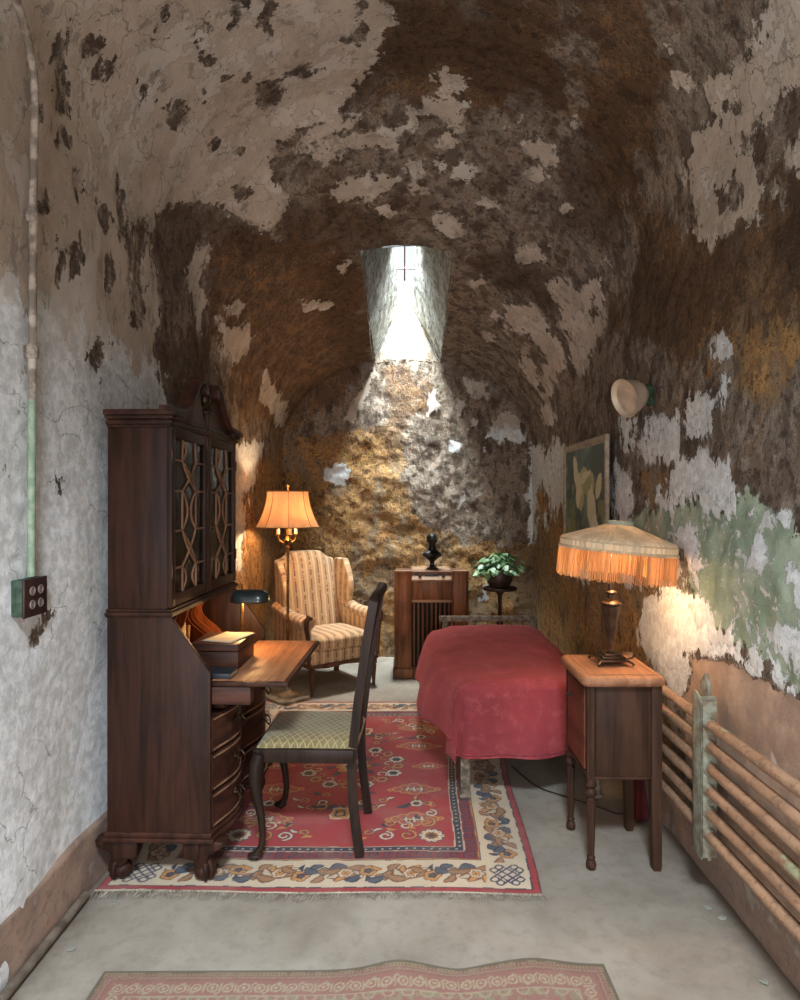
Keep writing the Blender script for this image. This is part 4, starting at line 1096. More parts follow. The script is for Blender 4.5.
# ================================================================== bed
bed = thing('bed', 'narrow single bed with chipped dark metal frame against the right wall', 'bed', (.64, 4.05, .012), 0)
iron = simple('chipped_painted_iron', hexc(74, 64, 54), .6, .3, hexc(140, 130, 112), 26, .3)
def B(x): return x - .64
for x in (.315, .975):
    mb = MB(); mb.box(B(x) - .024, B(x) + .024, -.765, -.725, 0, .268, .004); mb.box(B(x) - .03, B(x) + .03, -.77, -.72, 0, .02, .003); mb.build('leg', iron, bed)
    mb = MB(); mb.box(B(x) - .022, B(x) + .022, .775, .81, 0, .625, .004); mb.build('head_post', iron, bed)
MB().box(B(.29), B(1.0), -.765, -.735, .225, .275, .004).build('foot_rail', iron, bed)
for x in (.30, .975): MB().box(B(x) - .004, B(x) + .018, -.74, .78, .225, .27, .003).build('side_rail', iron, bed)
mb = MB(); mb.box(B(.27), B(.99), .778, .806, .605, .645, .004); mb.box(B(.27), B(.99), .782, .80, .45, .475, .003)
for k in range(1, 8): mb.tube([(B(.27) + .72 * k / 8, .79, .47), (B(.27) + .72 * k / 8, .79, .61)], .006, 8)
mb.build('headboard', iron, bed)
mattm = simple('ticking_mattress', hexc(180, 170, 150), .9, 0, hexc(150, 138, 116), 10)
mt = MB(); mt.box(.305, .965, 3.30, 4.81, .29, .575, .05, 4); tag(mt.build('mattress', mattm), 'off-white mattress lying on the bed frame beneath the red blanket', 'mattress')
bl, nt, b, out = newmat('faded_crimson_wool'); N = NT(nt)
n1 = N.noise(2.6, 5, .6, N.coord((1, 1.6, 1))); n2 = N.noise(18, 5, .7, N.coord((1, .35, 1))); n3 = N.noise(240, 2, .5, N.coord())
col = N.mix(N.ss(n1, .35, .68), hexc(132, 48, 54), hexc(108, 36, 40)); col = N.mix(N.math('MULTIPLY', N.ss(n2, .48, .72), .35), col, hexc(160, 84, 88))
N.l(col, b.inputs['Base Color']); b.inputs['Roughness'].default_value = .9; b.inputs['Sheen Weight'].default_value = .35; b.inputs['Sheen Roughness'].default_value = .5; b.inputs['Sheen Tint'].default_value = (*hexc(220, 120, 120), 1)
N.l(N.bump(N.math('ADD', n3, N.math('MULTIPLY', n2, 1.5)), .25, .004), b.inputs['Normal'])
S_, T_, L_, W_ = .285, .33, 1.545, .685
x0, y0, zt = .290, 3.262, .605
def sst(x, a, b_):
    t = min(1, max(0, (x - a) / (b_ - a))); return t * t * (3 - 2 * t)
def cloth(s, t):
    """s across (left drape <0), t along (foot drape <0)"""
    n = mn.noise(Vector((s * 3, t * 2.2, 1.7))); n2_ = mn.noise(Vector((s * 9 + 3, t * 5, 4)))
    x = x0 + min(max(s, 0), W_); y = y0 + max(t, 0); z = zt
    # top: slightly domed, rounded towards the edges
    es = min(max(s, 0), W_ - max(min(s, W_), 0)); et = max(t, 0)
    z += .010 * sst(es, 0, .3) + n * .008 + n2_ * .004 - .022 * (1 - sst(es, -.0, .07)) * (1 if t > 0 else .2)
    z -= .006 * (1 - sst(et, 0, .05))
    z -= .02 * sst(t, L_ - .12, L_)
    if s < 0:
        q = -s / S_; fl_ = .045 + .14 * sst(t, -.02, .38) + .012 * math.sin(t * 11 + 1) * (t > 0)
        if t > L_ - .12: fl_ *= 1 - .5 * sst(t, L_ - .12, L_)
        x -= fl_ * (q ** .30) * 1.05; z -= S_ * (q ** 1.12) * (.97)
        if t > 0: z += .02 * math.sin(t * 7.5 + .6) * q; y += .015 * math.sin(t * 9) * q
    if s > W_:
        q = (s - W_) / .25; x += .03 * min(1, q * 3); z -= .25 * q
    if t < 0:
        q = -t / T_
        hem = T_ * (1 + .10 * (1 - sst(s, -.05, .22)) - .02 * sst(s, .3, .6) + .015 * math.sin(s * 16))
        zf = zt - .012 - hem * q
        y -= .018 + .085 * q * (.5 + .8 * math.sin(s * 11.5 - .6 - q * 1.6) * .7) + .03 * q * math.exp(-((s - .12) / .09) ** 2) + .008 * n
        if s > 0: y += .05 * q * math.exp(-((s - .018) / .02) ** 2)
        if s <= 0:
            qs = -s / S_      # tucked corner pleat
            x = x0 - .045 * qs * (1 - .2 * q) - .035 * q
            y = y0 - .018 + .32 * qs * .25 * (1 - 0) - .05 * q * (1 - qs)
            z = min(zf, z) if q > qs else zf * 1.0 - (S_ * qs - hem * q) * .9
            z = zt - .012 - max(hem * q, S_ * qs)
        else:
            z = zf - (0.0 if s < W_ else 0)
            x -= .035 * q * (1 - sst(s, 0, .25))
    return Vector((x, y, z))
mb = MB()
sv = [-S_ * (1 - k / 22) for k in range(22)] + [W_ * k / 64 for k in range(64)] + [W_ + .25 * k / 12 for k in range(13)]
tv = [-T_ * (1 - k / 34) for k in range(34)] + [L_ * k / 110 for k in range(111)]
G_ = [[mb._v(cloth(s, t)) for t in tv] for s in sv]
for a, b_ in zip(G_, G_[1:]):
    for j in range(len(tv) - 1): mb.bm.faces.new((a[j], b_[j], b_[j + 1], a[j + 1]))
blk = mb.build('blanket', bl, None, 80, solid=.006)
tag(blk, 'faded crimson wool blanket draped over the bed', 'blanket')
hm = MB(); hm.tube([cloth(s, -T_) + Vector((0, -.004, .0)) for s in sv[22:86]], .0055, 6); hm.tube([cloth(s, -T_ * .955) + Vector((0, -.004, .0)) for s in sv[22:86]], .003, 6)
hm.build('hem', simple('blanket_binding', hexc(150, 60, 66), .7, 0, hexc(110, 36, 42), 20), blk, 60)

# ================================================================== nightstand
ns = thing('smoking_cabinet', 'small brown cabinet table on turned fluted legs with rounded top beside the radiator', 'cabinet', (.905, 2.84, 0), 0)
bx0, bx1, by0, by1 = -.150, .155, -.18, .18
mb = MB(); mb.box(bx0 + .02, bx1 - .005, by0 + .012, by1 - .012, .375, .76, .002); mb.build('body', tablewood, ns)
mb = MB(); mb.box(bx0 + .01, bx1 - .01, by0 + .004, by1 - .004, .372, .385, .003); mb.build('bottom_rail', tablewood, ns)
# left turned and fluted posts, right plain square legs
fl_ = dict(flute=8, fa=.16)
for y in (by0 + .018, by1 - .018):
    mb = MB(); mb.lathe([(.021, .375), (.021, .758)], bx0 + .02, y, 0, 32, **fl_)
    mb.build('corner_post', tablewood, ns, 50)
    mb = MB(); mb.lathe([(.012, 0), (.019, .006), (.021, .02), (.018, .034), (.013, .04), (.017, .046), (.017, .052), (.0125, .058)], bx0 + .02, y, 0, 20)
    mb.lathe([(.0125, .058), (.0145, .12), (.0185, .29)], bx0 + .02, y, 0, 32, **fl_)
    mb.lathe([(.0185, .29), (.012, .296), (.022, .306), (.0235, .316), (.021, .328), (.013, .335), (.022, .342), (.024, .352), (.02, .362), (.018, .376)], bx0 + .02, y, 0, 20)
    mb.build('leg', tablewood, ns, 50)
    mb = MB(); mb.prism([(bx1 - .034, 0), (bx1 - .004, 0), (bx1, .02), (bx1 + .001, .76), (bx1 - .042, .76), (bx1 - .042, .3)], y - .02, y + .02, 'y', .002); mb.build('leg', tablewood, ns)
mb = MB(); mb.box(bx0 - .002, bx0 + .02, by0 + .045, by1 - .045, .40, .735, .004)
dmat = wood('reddish_burl', hexc(66, 34, 26), hexc(112, 62, 44), 'y', .35, .5)
dr = mb.build('door', dmat, ns)
MB().lathe([(.004, 0), (.004, .012), (.009, .018), (.009, .026), (0, .03)], seg=12, M=Matrix.Translation((bx0 - .002, by0 + .22, .66)) @ Matrix.Rotation(R(-90), 4, 'Y')).build('knob', black, dr)
MB().box(bx0, bx0 + .018, by0 + .04, by1 - .04, .738, .757, .002).build('front_rail', tablewood, ns)
MB().box(bx0, bx0 + .018, by0 + .04, by1 - .04, .378, .395, .002).build('front_rail', tablewood, ns)
def rrect(x0, x1, y0, y1, r, n=6):
    o = []
    for cx, cy, a0 in ((x1 - r, y1 - r, 0), (x0 + r, y1 - r, 90), (x0 + r, y0 + r, 180), (x1 - r, y0 + r, 270)):
        for k in range(n + 1): o.append((cx + r * math.cos(R(a0 + 90 * k / n)), cy + r * math.sin(R(a0 + 90 * k / n))))
    return o
mb = MB()
tx0, tx1, ty0, ty1 = bx0 - .026, bx1 + .014, by0 - .026, by1 + .022
rings = [(.758, .014), (.762, .006), (.768, .004), (.772, 0), (.784, .0), (.793, .004), (.799, .013), (.8005, .03)]
prev = None
for z, ins in rings:
    ring = [mb._v((x, y, z)) for x, y in rrect(tx0 + ins, tx1 - ins, ty0 + ins, ty1 - ins, .03)]
    if prev:
        for k in range(len(ring)): mb.bm.faces.new((prev[k], prev[(k + 1) % len(ring)], ring[(k + 1) % len(ring)], ring[k]))
    else: mb.bm.faces.new(ring[::-1])
    prev = ring
mb.bm.faces.new(prev)
top = mb.build('table_top', tabletop, ns, 45)
mb = MB(); ins = .04
for (a, b_) in (((tx0 + ins, ty0 + ins), (tx1 - ins, ty0 + ins)), ((tx1 - ins, ty0 + ins), (tx1 - ins, ty1 - ins)), ((tx1 - ins, ty1 - ins), (tx0 + ins, ty1 - ins)), ((tx0 + ins, ty1 - ins), (tx0 + ins, ty0 + ins))):
    mb.box(min(a[0], b_[0]) - .0012, max(a[0], b_[0]) + .0012, min(a[1], b_[1]) - .0012, max(a[1], b_[1]) + .0012, .8003, .8012)
mb.build('stringing_line', black, top)

# ================================================================== fringed table lamp
tl_ = thing('table_lamp', 'dark urn table lamp with wide pleated shade and long glowing fringe on the cabinet', 'lamp', (.915, 2.86, .807), 0)
bron = simple('patinated_bronze', hexc(88, 62, 40), .4, .6, hexc(46, 32, 24), 16)
mb = MB()
mb.box(-.062, .062, -.062, .062, .012, .022, .003); mb.box(-.05, .05, -.05, .05, .022, .034, .004); mb.box(-.036, .036, -.036, .036, .034, .044, .003)
for a in (-1, 1):
    for c in (-1, 1): mb.tube([(a * .058, c * .058, .016), (a * .07, c * .07, .012), (a * .076, c * .076, .003)], [.007, .006, .008], 8)
mb.build('base', bron, tl_)
MB().lathe([(.014, .044), (.018, .05), (.011, .06), (.013, .075), (.026, .15), (.037, .215), (.041, .24), (.041, .25), (.036, .252)], seg=8, rot=PI / 8).lathe([(.036, .252), (.044, .256), (.044, .262), (.026, .272), (.016, .284), (.016, .298), (.026, .304), (.026, .31), (.014, .318), (.011, .36)], seg=20).build('urn_body', bron, tl_, 30)
MB().tube([(0, 0, .35), (0, 0, .615)], .004, 8).lathe([(.004, .3), (.01, .305), (.004, .315), (0, .318)], cz=.30, seg=12).build('shade_rod', bron, tl_)
T = Matrix.Translation((.032, .0, .125)) @ Matrix.Translation((0, 0, .42)) @ Matrix.Rotation(R(5.0), 4, 'Y') @ Matrix.Translation((0, 0, -.42))
pleat = shademat('pleated_cream_silk', hexc(214, 196, 166), hexc(182, 166, 138), .25)
wp_ = lambda t, z: 1 + .016 * math.cos(60 * t)
pr = [(.245, .375), (.246, .40), (.236, .413)] + [(.236 - (.236 - .055) * k / 8, .413 + .066 * (k / 8)) for k in range(1, 9)]
shd = MB().shell(pr, seg=288, th=.0015, warp=wp_, M=T).build('lamp_shade', pleat, tl_, 60)
MB().shell([(.058, .474), (.06, .490), (.056, .496), (.05, .497)], seg=40, th=.003, M=T).build('shade_collar', simple('grey_green_collar', hexc(150, 152, 132), .7), shd)
mb = MB()
for z, r_, w_ in ((.372, .2475, .004), (.402, .248, .003)):
    mb.tube([T @ Vector((r_ * math.cos(a * PI / 60), r_ * math.sin(a * PI / 60), z)) for a in range(121)], w_, 6)
for k in range(150):
    a = 2 * PI * k / 150; mb.ball(tuple(T @ Vector((.250 * math.cos(a), .250 * math.sin(a), .366))), .0045, 1, 1, 1, 6, 4)
mb.build('beaded_trim', simple('beige_braid', hexc(190, 170, 136), .7), shd)
frm = shademat('amber_silk_fringe', hexc(232, 184, 126), hexc(176, 120, 74), .34)
rnd = random.Random(3); mb = MB()
for k in range(640):
    a = 2 * PI * k / 640 + rnd.uniform(-.003, .003); r_ = .2445 + rnd.uniform(-.004, .004); L = .122 + rnd.uniform(-.008, .006); w_ = rnd.uniform(.0009, .0016)
    c, s_ = math.cos(a), math.sin(a); da = rnd.uniform(-.010, .010)
    p = [T @ Vector((r_ * c, r_ * s_, .368)), T @ Vector(((r_ + .002) * math.cos(a + da / 2), (r_ + .002) * math.sin(a + da / 2), .33)), T @ Vector(((r_ + .003) * math.cos(a + da), (r_ + .003) * math.sin(a + da), .37 - L))]
    mb.tube(p, [w_, w_, w_ * .8], 4)
    if k % 3 == 0: mb.ball(tuple(p[2]), .0026, 1, 1, 1.2, 6, 4)
tag(mb.build('fringe', frm, shd, 80), kind='stuff')
plight('table_lamp_bulb', (.03, 0, .47), 9.5, (1, .64, .33), .035, tl_)
cord = simple('black_cord', hexc(30, 26, 24), .6)
def rope(name, pts, r_, lab):
    pts = smoothpath(pts, 6); o = MB().tube(pts, r_, 6).build(name, cord, None, 80); return tag(o, lab, 'cord')
rope('lamp_cord', [(.99, 2.91, .806), (1.04, 2.95, .806), (1.075, 3.02, .806), (1.085, 3.055, .72), (1.08, 3.06, .4), (1.06, 3.08, .1), (1.05, 3.13, .008), (.95, 3.22, .006), (.83, 3.32, .006), (.70, 3.45, .006), (.62, 3.7, .006)], .003, 'thin black cord running from the fringed lamp down and under the bed')
rc_ = simple('dark_red_cloth', hexc(96, 22, 24), .8, 0, hexc(60, 14, 16), 12)
mb = MB(); mb.grid(lambda u, v: ((.038 + .012 * math.sin(5 * PI * 2 * u) * (1 - v)) * (1.05 - .5 * v) * math.cos(2 * PI * u), (.036 + .010 * math.sin(4 * PI * u + 1)) * (1.05 - .5 * v) * math.sin(2 * PI * u), .22 * v), 48, 12, True)
mb.lathe([(0, .222), (.019, .22)], seg=12)
o = mb.build('red_cloth_bundle', rc_, None, 80); o.location = (1.13, 3.10, 0); tag(o, 'dark red cloth bundle standing on the floor behind the cabinet leg', 'bundle')

# ================================================================== picture on the right wall
pf = thing('framed_picture', 'framed painting of white birds on dark green hanging on the right wall', 'picture', (1.20, 3.78, 1.17), 0)
PW, PH = 1.0, .735
pf.rotation_euler = (0, R(0), R(0))
fr = simple('grey_gilt_frame', hexc(176, 162, 140), .5, .1, hexc(136, 120, 98), 18)
mb = MB()
prof = [(0, 0), (-.022, 0), (-.026, .012), (-.02, .03), (-.012, .036), (-.010, .05), (0, .052)]
# prof: (x off wall, inward)
cor = [(0, 0), (PW, 0), (PW, PH), (0, PH)]
rings = []
for i, (y, z) in enumerate(cor):
    sy = 1 if y == 0 else -1; sz = 1 if z == 0 else -1
    rings.append([mb._v((a, y + sy * b_, z + sz * b_)) for a, b_ in prof])
fs = []
for i in range(4):
    a, b_ = rings[i], rings[(i + 1) % 4]
    for q in range(len(prof)):
        j = (q + 1) % len(prof); fs.append(mb.bm.faces.new((a[q], a[j], b_[j], b_[q])))
bmesh.ops.recalc_face_normals(mb.bm, faces=fs); mb.build('frame', fr, pf, 30)
nu, nv = 150, 150
U, V_ = np.meshgrid(np.linspace(0, 1, nu), np.linspace(0, 1, nv), indexing='ij')     # u: 0 near .. 1 far ; picture left = far
pu, pv = 1 - U, 1 - V_
def H(r, g, b_): return np.array(hexc(r, g, b_))
n_ = fbm(pu * 4, pv * 4, pu * 0, 1.3, 5, 3); n2_ = fbm(pu * 14, pv * 5, pu * 0, 1.0, 4, 9)
colr = H(44, 62, 56)[None, None] * (1 + 0 * n_[..., None]) + np.clip(n_, 0, 1)[..., None] * (H(104, 132, 116) - H(44, 62, 56))
colr = np.where(((n2_ > .42) & (pv > .35))[..., None], H(120, 120, 72), colr)
def ell(cu, cv, ru, rv, a, col, k=.12):
    c, s_ = math.cos(R(a)), math.sin(R(a)); du, dv = pu - cu, pv - cv
    x = (du * c + dv * s_) / ru; y = (-du * s_ + dv * c) / rv
    m = (x * x + y * y + n2_ * k * 3.2) < 1
    colr[m] = col
cr, sh_ = H(206, 196, 160), H(176, 164, 116)
ell(.30, .24, .07, .20, -18, cr); ell(.40, .42, .10, .18, 5, cr); ell(.58, .34, .20, .14, 10, sh_); ell(.60, .38, .11, .12, 0, H(150, 150, 100)); ell(.52, .30, .18, .05, -20, cr)
ell(.70, .62, .10, .24, -12, cr); ell(.78, .78, .07, .12, -18, H(220, 210, 186)); ell(.86, .40, .06, .12, 20, cr); ell(.45, .55, .05, .1, 20, sh_); ell(.2, .78, .05, .2, 8, H(116, 118, 60)); ell(.12, .9, .04, .16, -10, H(140, 130, 70))
V3 = np.stack([np.full(U.shape, -.012), .045 + U * (PW - .09), .045 + V_ * (PH - .09)], -1).reshape(-1, 3)
pm, nt, b, out = newmat('oil_painting'); N = NT(nt); N.l(N.attr('paint').outputs['Color'], b.inputs['Base Color']); b.inputs['Roughness'].default_value = .45; N.l(N.bump(N.noise(90, 3, .6, N.coord()), .2, .002), b.inputs['Normal'])
cf = grid_faces(nu, nv)[:, ::-1]
np_mesh('canvas', V3, cf, pm, colors={'paint': colr.reshape(-1, 3)}, parent=pf)
MB().box(-.010, -.002, .03, PW - .03, .03, PH - .03).build('backing_board', walnut, pf)

# ================================================================== wall reflector lamp
wl_ = thing('wall_sconce', 'pale conical reflector lamp on green bracket high on the right wall', 'lamp', (1.235, 3.24, 2.02), 0)
ax = Vector((-.90, -.28, -.33)).normalized()
cen = Vector((-.17, -.12, -.012))
q = Vector((0, 0, 1)).rotation_difference(ax).to_matrix().to_4x4(); Mx = Matrix.Translation(cen) @ q
refl = simple('dusty_enamel_reflector', hexc(196, 178, 156), .45, .1, hexc(170, 150, 130), 8)
MB().shell([(.022, -.115), (.045, -.105), (.065, -.08), (.082, -.04), (.092, 0), (.096, .004)], seg=48, th=.004, M=Mx).build('reflector', refl, wl_, 60)
MB().lathe([(0, -.07), (.055, -.068), (.083, -.02)], seg=40, M=Mx).build('diffuser', simple('milky_lens', hexc(188, 166, 144), .5), wl_, 60)
grn = simple('flaking_green_paint', hexc(66, 92, 70), .6, .1, hexc(34, 48, 38), 30, .5)
MB().lathe([(0, -.16), (.022, -.158), (.03, -.14), (.03, -.11)], seg=20, M=Mx).tube([tuple(cen - ax * .13), (-.04, -.02, -.005), (-.0, .0, 0)], [.02, .022, .03], 12).build('bracket', grn, wl_, 60)
MB().tube([(-.15, -.11, .085), (-.155, -.11, .12), (-.14, -.09, .13)], .004, 6).build('hook', iron, wl_)

# ================================================================== left wall: outlet box, conduit, floor pipe
ob = thing('outlet_box', 'brown four-hole outlet on a flaking green box fixed to the left wall', 'outlet', (-1.25, 2.06, 1.146), 0)
MB().box(0, .042, 0, .13, 0, .118, .004).build('box', grn, ob)
brn = simple('brown_bakelite', hexc(58, 38, 34), .35, 0, hexc(42, 28, 26), 20)
pt = MB().box(.042, .051, -.002, .132, -.004, .12, .003).build('cover_plate', brn, ob)
for y in (.042, .090):
    for z in (.036, .080):
        mb = MB()
        mb.tube([(.0525, y + .013 * math.cos(a * PI / 10), z + .013 * math.sin(a * PI / 10)) for a in range(21)], .0022, 6)
        mb.lathe([(0, .0005), (.009, .001), (0, .002)], seg=12, M=Matrix.Translation((.051, y, z)) @ Matrix.Rotation(R(90), 4, 'Y'))
        mb.build('socket', simple('steel_rim', hexc(190, 176, 166), .35, .6), pt)
cdm, nt, b, out = newmat('painted_conduit'); N = NT(nt)
geo = N.n('ShaderNodeNewGeometry'); sep = N.n('ShaderNodeSeparateXYZ'); N.l(geo.outputs['Position'], sep.inputs[0]); n = N.noise(22, 5, .6, N.coord())
zz = N.math('ADD', sep.outputs['Z'], N.math('MULTIPLY', n, .5))
col = N.mix(N.ss(n, .4, .6), hexc(176, 164, 150), hexc(120, 108, 96)); col = N.mix(N.ss(zz, 2.12, 2.06), col, N.mix(N.ss(n, .4, .6), hexc(120, 142, 118), hexc(150, 164, 142)))
N.l(col, b.inputs['Base Color']); b.inputs['Roughness'].default_value = .7; N.l(N.bump(n, .4, .004), b.inputs['Normal'])
pts = [(-1.207, 2.11, 1.272), (-1.205, 2.11, 1.7), (-1.203, 2.11, 2.0), (-1.20, 2.11, 2.5), (-1.196, 2.11, 2.74), (-1.185, 2.085, 2.89), (-1.165, 2.0, 2.975), (-1.13, 1.86, 3.01), (-1.10, 1.66, 3.03)]
cd = MB().tube(smoothpath(pts, 6), .0125, 12)
for z in (1.98, 2.42): cd.lathe([(.017, 0), (.019, .01), (.019, .03), (.017, .04)], -1.203, 2.11, z, 14)
tag(cd.build('conduit', cdm, None, 50), 'thin painted conduit climbing the left wall from the outlet box to the vault', 'pipe')
rp = simple('rusty_dark_iron', hexc(88, 76, 66), .7, .3, hexc(130, 118, 104), 14, .3)
tag(MB().tube([(-1.205, y, .02) for y in (.9, 1.6, 2.3, 2.47)], .016, 12).build('floor_pipe', rp), 'rusty dark pipe lying along the foot of the left wall', 'pipe')

# ================================================================== wall radiator of six pipes
rad = thing('pipe_radiator', 'wall radiator of six rusty horizontal pipes held by a green bracket', 'radiator', (1.137, 2.45, 0), 0)
pm_, nt, b, out = newmat('rust_flaked_cream_pipe'); N = NT(nt); n1 = N.noise(9, 5, .65, N.coord((1, .5, 1))); n2 = N.noise(45, 5, .7, N.coord())
col = N.mix(N.ss(n1, .35, .65), hexc(164, 130, 102), hexc(134, 102, 78)); col = N.mix(N.math('MULTIPLY', N.ss(n2, .50, .66), .6), col, hexc(96, 70, 52)); col = N.mix(N.math('MULTIPLY', N.ss(n1, .62, .66), .8), col, hexc(140, 150, 116))
N.l(col, b.inputs['Base Color']); b.inputs['Roughness'].default_value = .75; N.l(N.bump(n2, .6, .008), b.inputs['Normal'])
zs_ = (.689, .607, .524, .442, .360, .278)
for k, z in enumerate(zs_):
    xo = -.0 + .004 * k * 0
    MB().tube([(0, y, z + .002 * math.sin(y * 5 + k)) for y in np.linspace(-1.5, .82, 30)], .0205, 14).build('pipe', pm_, rad, 60)
brk = simple('green_grey_bracket', hexc(142, 146, 128), .7, .1, hexc(108, 92, 74), 24, .5)
mb = MB()
# front strap notched around the pipes
mb.prism([(-.036, .185), (.036, .185), (.036, .775), (.02, .80), (-.012, .79), (-.036, .765)], -.03, -.0225, 'x', .002)
mb.box(-.03, .03, -.036, -.030, .19, .77, .001); mb.box(-.03, .06, .030, .036, .19, .77, .001)
mb.build('bracket', brk, rad)
mb = MB(); mb.prism([(.07, .12), (.14, .12), (.14, .80), (.10, .84), (.07, .80)], .045, .06, 'x', .002); mb.build('back_bracket', brk, rad)
for k, z in enumerate(zs_): 
    MB().tube([(0, -.052, z), (0, -.036, z)], [.0215, .026], 14).build('pipe_collar', brk, rad, 50)
MB().box(-.03, .03, .80, .86, .22, .75, .012).build('header', pm_, rad)
for y in (-1.2, .75): MB().box(-.012, .062, y, y + .03, .30, .34, .003).box(-.012, .062, y, y + .03, .62, .65, .003).build('wall_hook', brk, rad)

# ================================================================== rugs
def rug_mesh(name, corners, nu, nv, colr, zf, mat, parent=None):
    U, V = np.meshgrid(np.linspace(0, 1, nu), np.linspace(0, 1, nv), indexing='ij')
    a, b_, c, d = [np.array(p, float) for p in corners]      # near left, near right, far right, far left
    P = (a * ((1 - U) * (1 - V))[..., None] + b_ * (U * (1 - V))[..., None] + c * (U * V)[..., None] + d * ((1 - U) * V)[..., None])
    X, Y = P[..., 0], P[..., 1]
    X, Y, Z = zf(X, Y, U, V)
    top = np.stack([X, Y, Z], -1).reshape(-1, 3); bot = top.copy(); bot[:, 2] -= .005
    F1 = grid_faces(nu, nv); n = nu * nv; F2 = F1[:, ::-1] + n
    idx = np.arange(n).reshape(nu, nv)
    loop = np.concatenate([idx[:-1, 0], idx[-1, :-1], idx[::-1, -1][:-1], idx[0, ::-1][:-1]])
    l2 = np.roll(loop, -1); F3 = np.stack([loop + n, l2 + n, l2, loop], -1)
    cc = np.concatenate([colr.reshape(-1, 3)] * 2)
    return np_mesh(name, np.concatenate([top, bot]), np.concatenate([F1, F2, F3]), mat, colors={'weave': cc}, parent=parent)
def rugmat(name, wear):
    m, nt, b, out = newmat(name); N = NT(nt)
    c = N.attr('weave').outputs['Color']; n = N.noise(5, 5, .6, N.coord()); n2 = N.noise(160, 2, .5, N.coord((1, .4, 1)))
    c = N.mix(N.math('MULTIPLY', N.ss(n, .42, .7), wear), c, hexc(150, 136, 122)); c = N.mix(N.math('MULTIPLY', n2, .25), c, tuple(q * .3 for q in hexc(120, 100, 90)))
    N.l(c, b.inputs['Base Color']); b.inputs['Roughness'].default_value = .95; b.inputs['Sheen Weight'].default_value = .15
    N.l(N.bump(n2, .35, .003), b.inputs['Normal']); return m
RW, RL = 1.75, 2.40
nu, nv = 440, 600
U, V = np.meshgrid(np.linspace(0, RW, nu), np.linspace(0, RL, nv), indexing='ij')
wu = U + fbm(U, V, U * 0, 22, 2, 5) * .0022; wv = V + fbm(U, V, U * 0 + 3, 22, 2, 6) * .0022
rug = np.zeros(U.shape + (3,))
red, wine, navy_, cream, ochre, dull, blue, ivory_, brown, pink = H(158, 44, 48), H(110, 34, 40), H(38, 44, 62), H(198, 180, 152), H(190, 136, 72), H(150, 110, 74), H(66, 76, 88), H(206, 194, 170), H(112, 70, 44), H(186, 92, 84)
def put(m, c): rug[m] = c
edge = np.minimum(np.minimum(wu, RW - wu), np.minimum(wv, RL - wv))
put(edge > -1, wine); put((edge > .008), red * .9); put(edge > .030, navy_); put(edge > .036, cream)
put(edge > .225, navy_); put(edge > .229, ochre * .8); put(edge > .235, wine * 1.2)
# fret band
fu, fv = wu / .05, wv / .05
fb = (edge > .242) & (edge < .288)
along = np.where((edge == wv) | (edge == RL - wv), wu, wv); ph = (along / .058) % 1; dp = (edge - .242) / .046
fret = ((np.abs(dp - .12) < .07) & (ph < .82)) | ((np.abs(ph - .1) < .07) & (dp < .9)) | ((np.abs(dp - .85) < .07) & (ph > .1) & (ph < .62)) | ((np.abs(ph - .6) < .07) & (dp > .42)) | ((np.abs(dp - .45) < .06) & (ph > .34) & (ph < .6))
put(fb & fret, navy_ * 1.2)
put(edge > .292, cream * .9); put(edge > .297, navy_)
bd = (edge > .297) & (edge < .33); q = (along / .036) % 1
put(bd & ((((q - .5) * .036) ** 2 + (edge - .3135) ** 2) < .0058 ** 2), cream * .8)
put(edge > .330, cream * .9); put(edge > .335, red)
def polar(cu, cv, rot=0): du, dv = wu - cu, wv - cv; return np.hypot(du, dv), np.arctan2(dv, du) + rot
def rosette(cu, cv, r, n, c1, c2, c3, outl=navy_, rot=0):
    d, a = polar(cu, cv, rot); rr = r * (.78 + .22 * np.abs(np.cos(n * a / 2)))
    put(d < rr + .006, outl); put(d < rr, c1); put(d < rr * .62, c3); put(d < rr * .52, c2); put(d < rr * .2, outl)
    put((d < rr * .95) & (d > rr * .6) & (np.abs(np.sin(n * a / 2)) < .12), outl)
def leaf(cu, cv, L, w, ang, c, outl=navy_):
    ca, sa = math.cos(ang), math.sin(ang); du, dv = wu - cu, wv - cv
    x = (du * ca + dv * sa) / L; y = (-du * sa + dv * ca - .18 * L * np.sin(PI * x)) / w
    m = (x > 0) & (x < 1); prof = np.sin(PI * np.clip(x, 0, 1)) ** .8
    put(m & (np.abs(y) < prof + .25), outl) if outl is not None else None
    put(m & (np.abs(y) < prof * .75), c)
def scroll(cu, cv, r, a0, turns, c, w=.006, dirn=1):
    d, a = polar(cu, cv)
    for k in range(3):
        t = ((dirn * (a - a0)) % (2 * PI) + 2 * PI * k) / (2 * PI * turns)
        put((t <= 1) & (np.abs(d - r * (1 - .75 * t)) < w + .003), navy_)
        put((t <= 1) & (np.abs(d - r * (1 - .75 * t)) < w), c)
def cloud(cu, cv, s=1., inner=navy_):
    blobs = [(-.07, 0, .024), (-.04, .018, .026), (0, .028, .03), (.04, .018, .026), (.07, 0, .024), (.04, -.016, .024), (0, -.026, .028), (-.04, -.016, .024), (-.10, -.006, .014), (.10, .006, .014)]
    m1 = np.zeros(U.shape, bool); m2 = m1.copy()
    for x, y, r in blobs:
        d = np.hypot(wu - cu - x * s, wv - cv - y * s); m1 |= d < r * s; m2 |= d < (r - .0075) * s
    put(m1, ochre); put(m2, pink * .75)
    for x in (-.03, 0, .03):
        m = (np.abs(wu - cu - x * s) < .010 * s) & (np.abs(wv - cv) < .018 * s); put(m, navy_); put(m & (np.abs(wu - cu - x * s) < .005 * s), ivory_)
    put((np.abs(wv - cv) < .0035 * s) & (np.abs(wu - cu) < .04 * s), ivory_)
cu0, cv0 = RW / 2, RL / 2
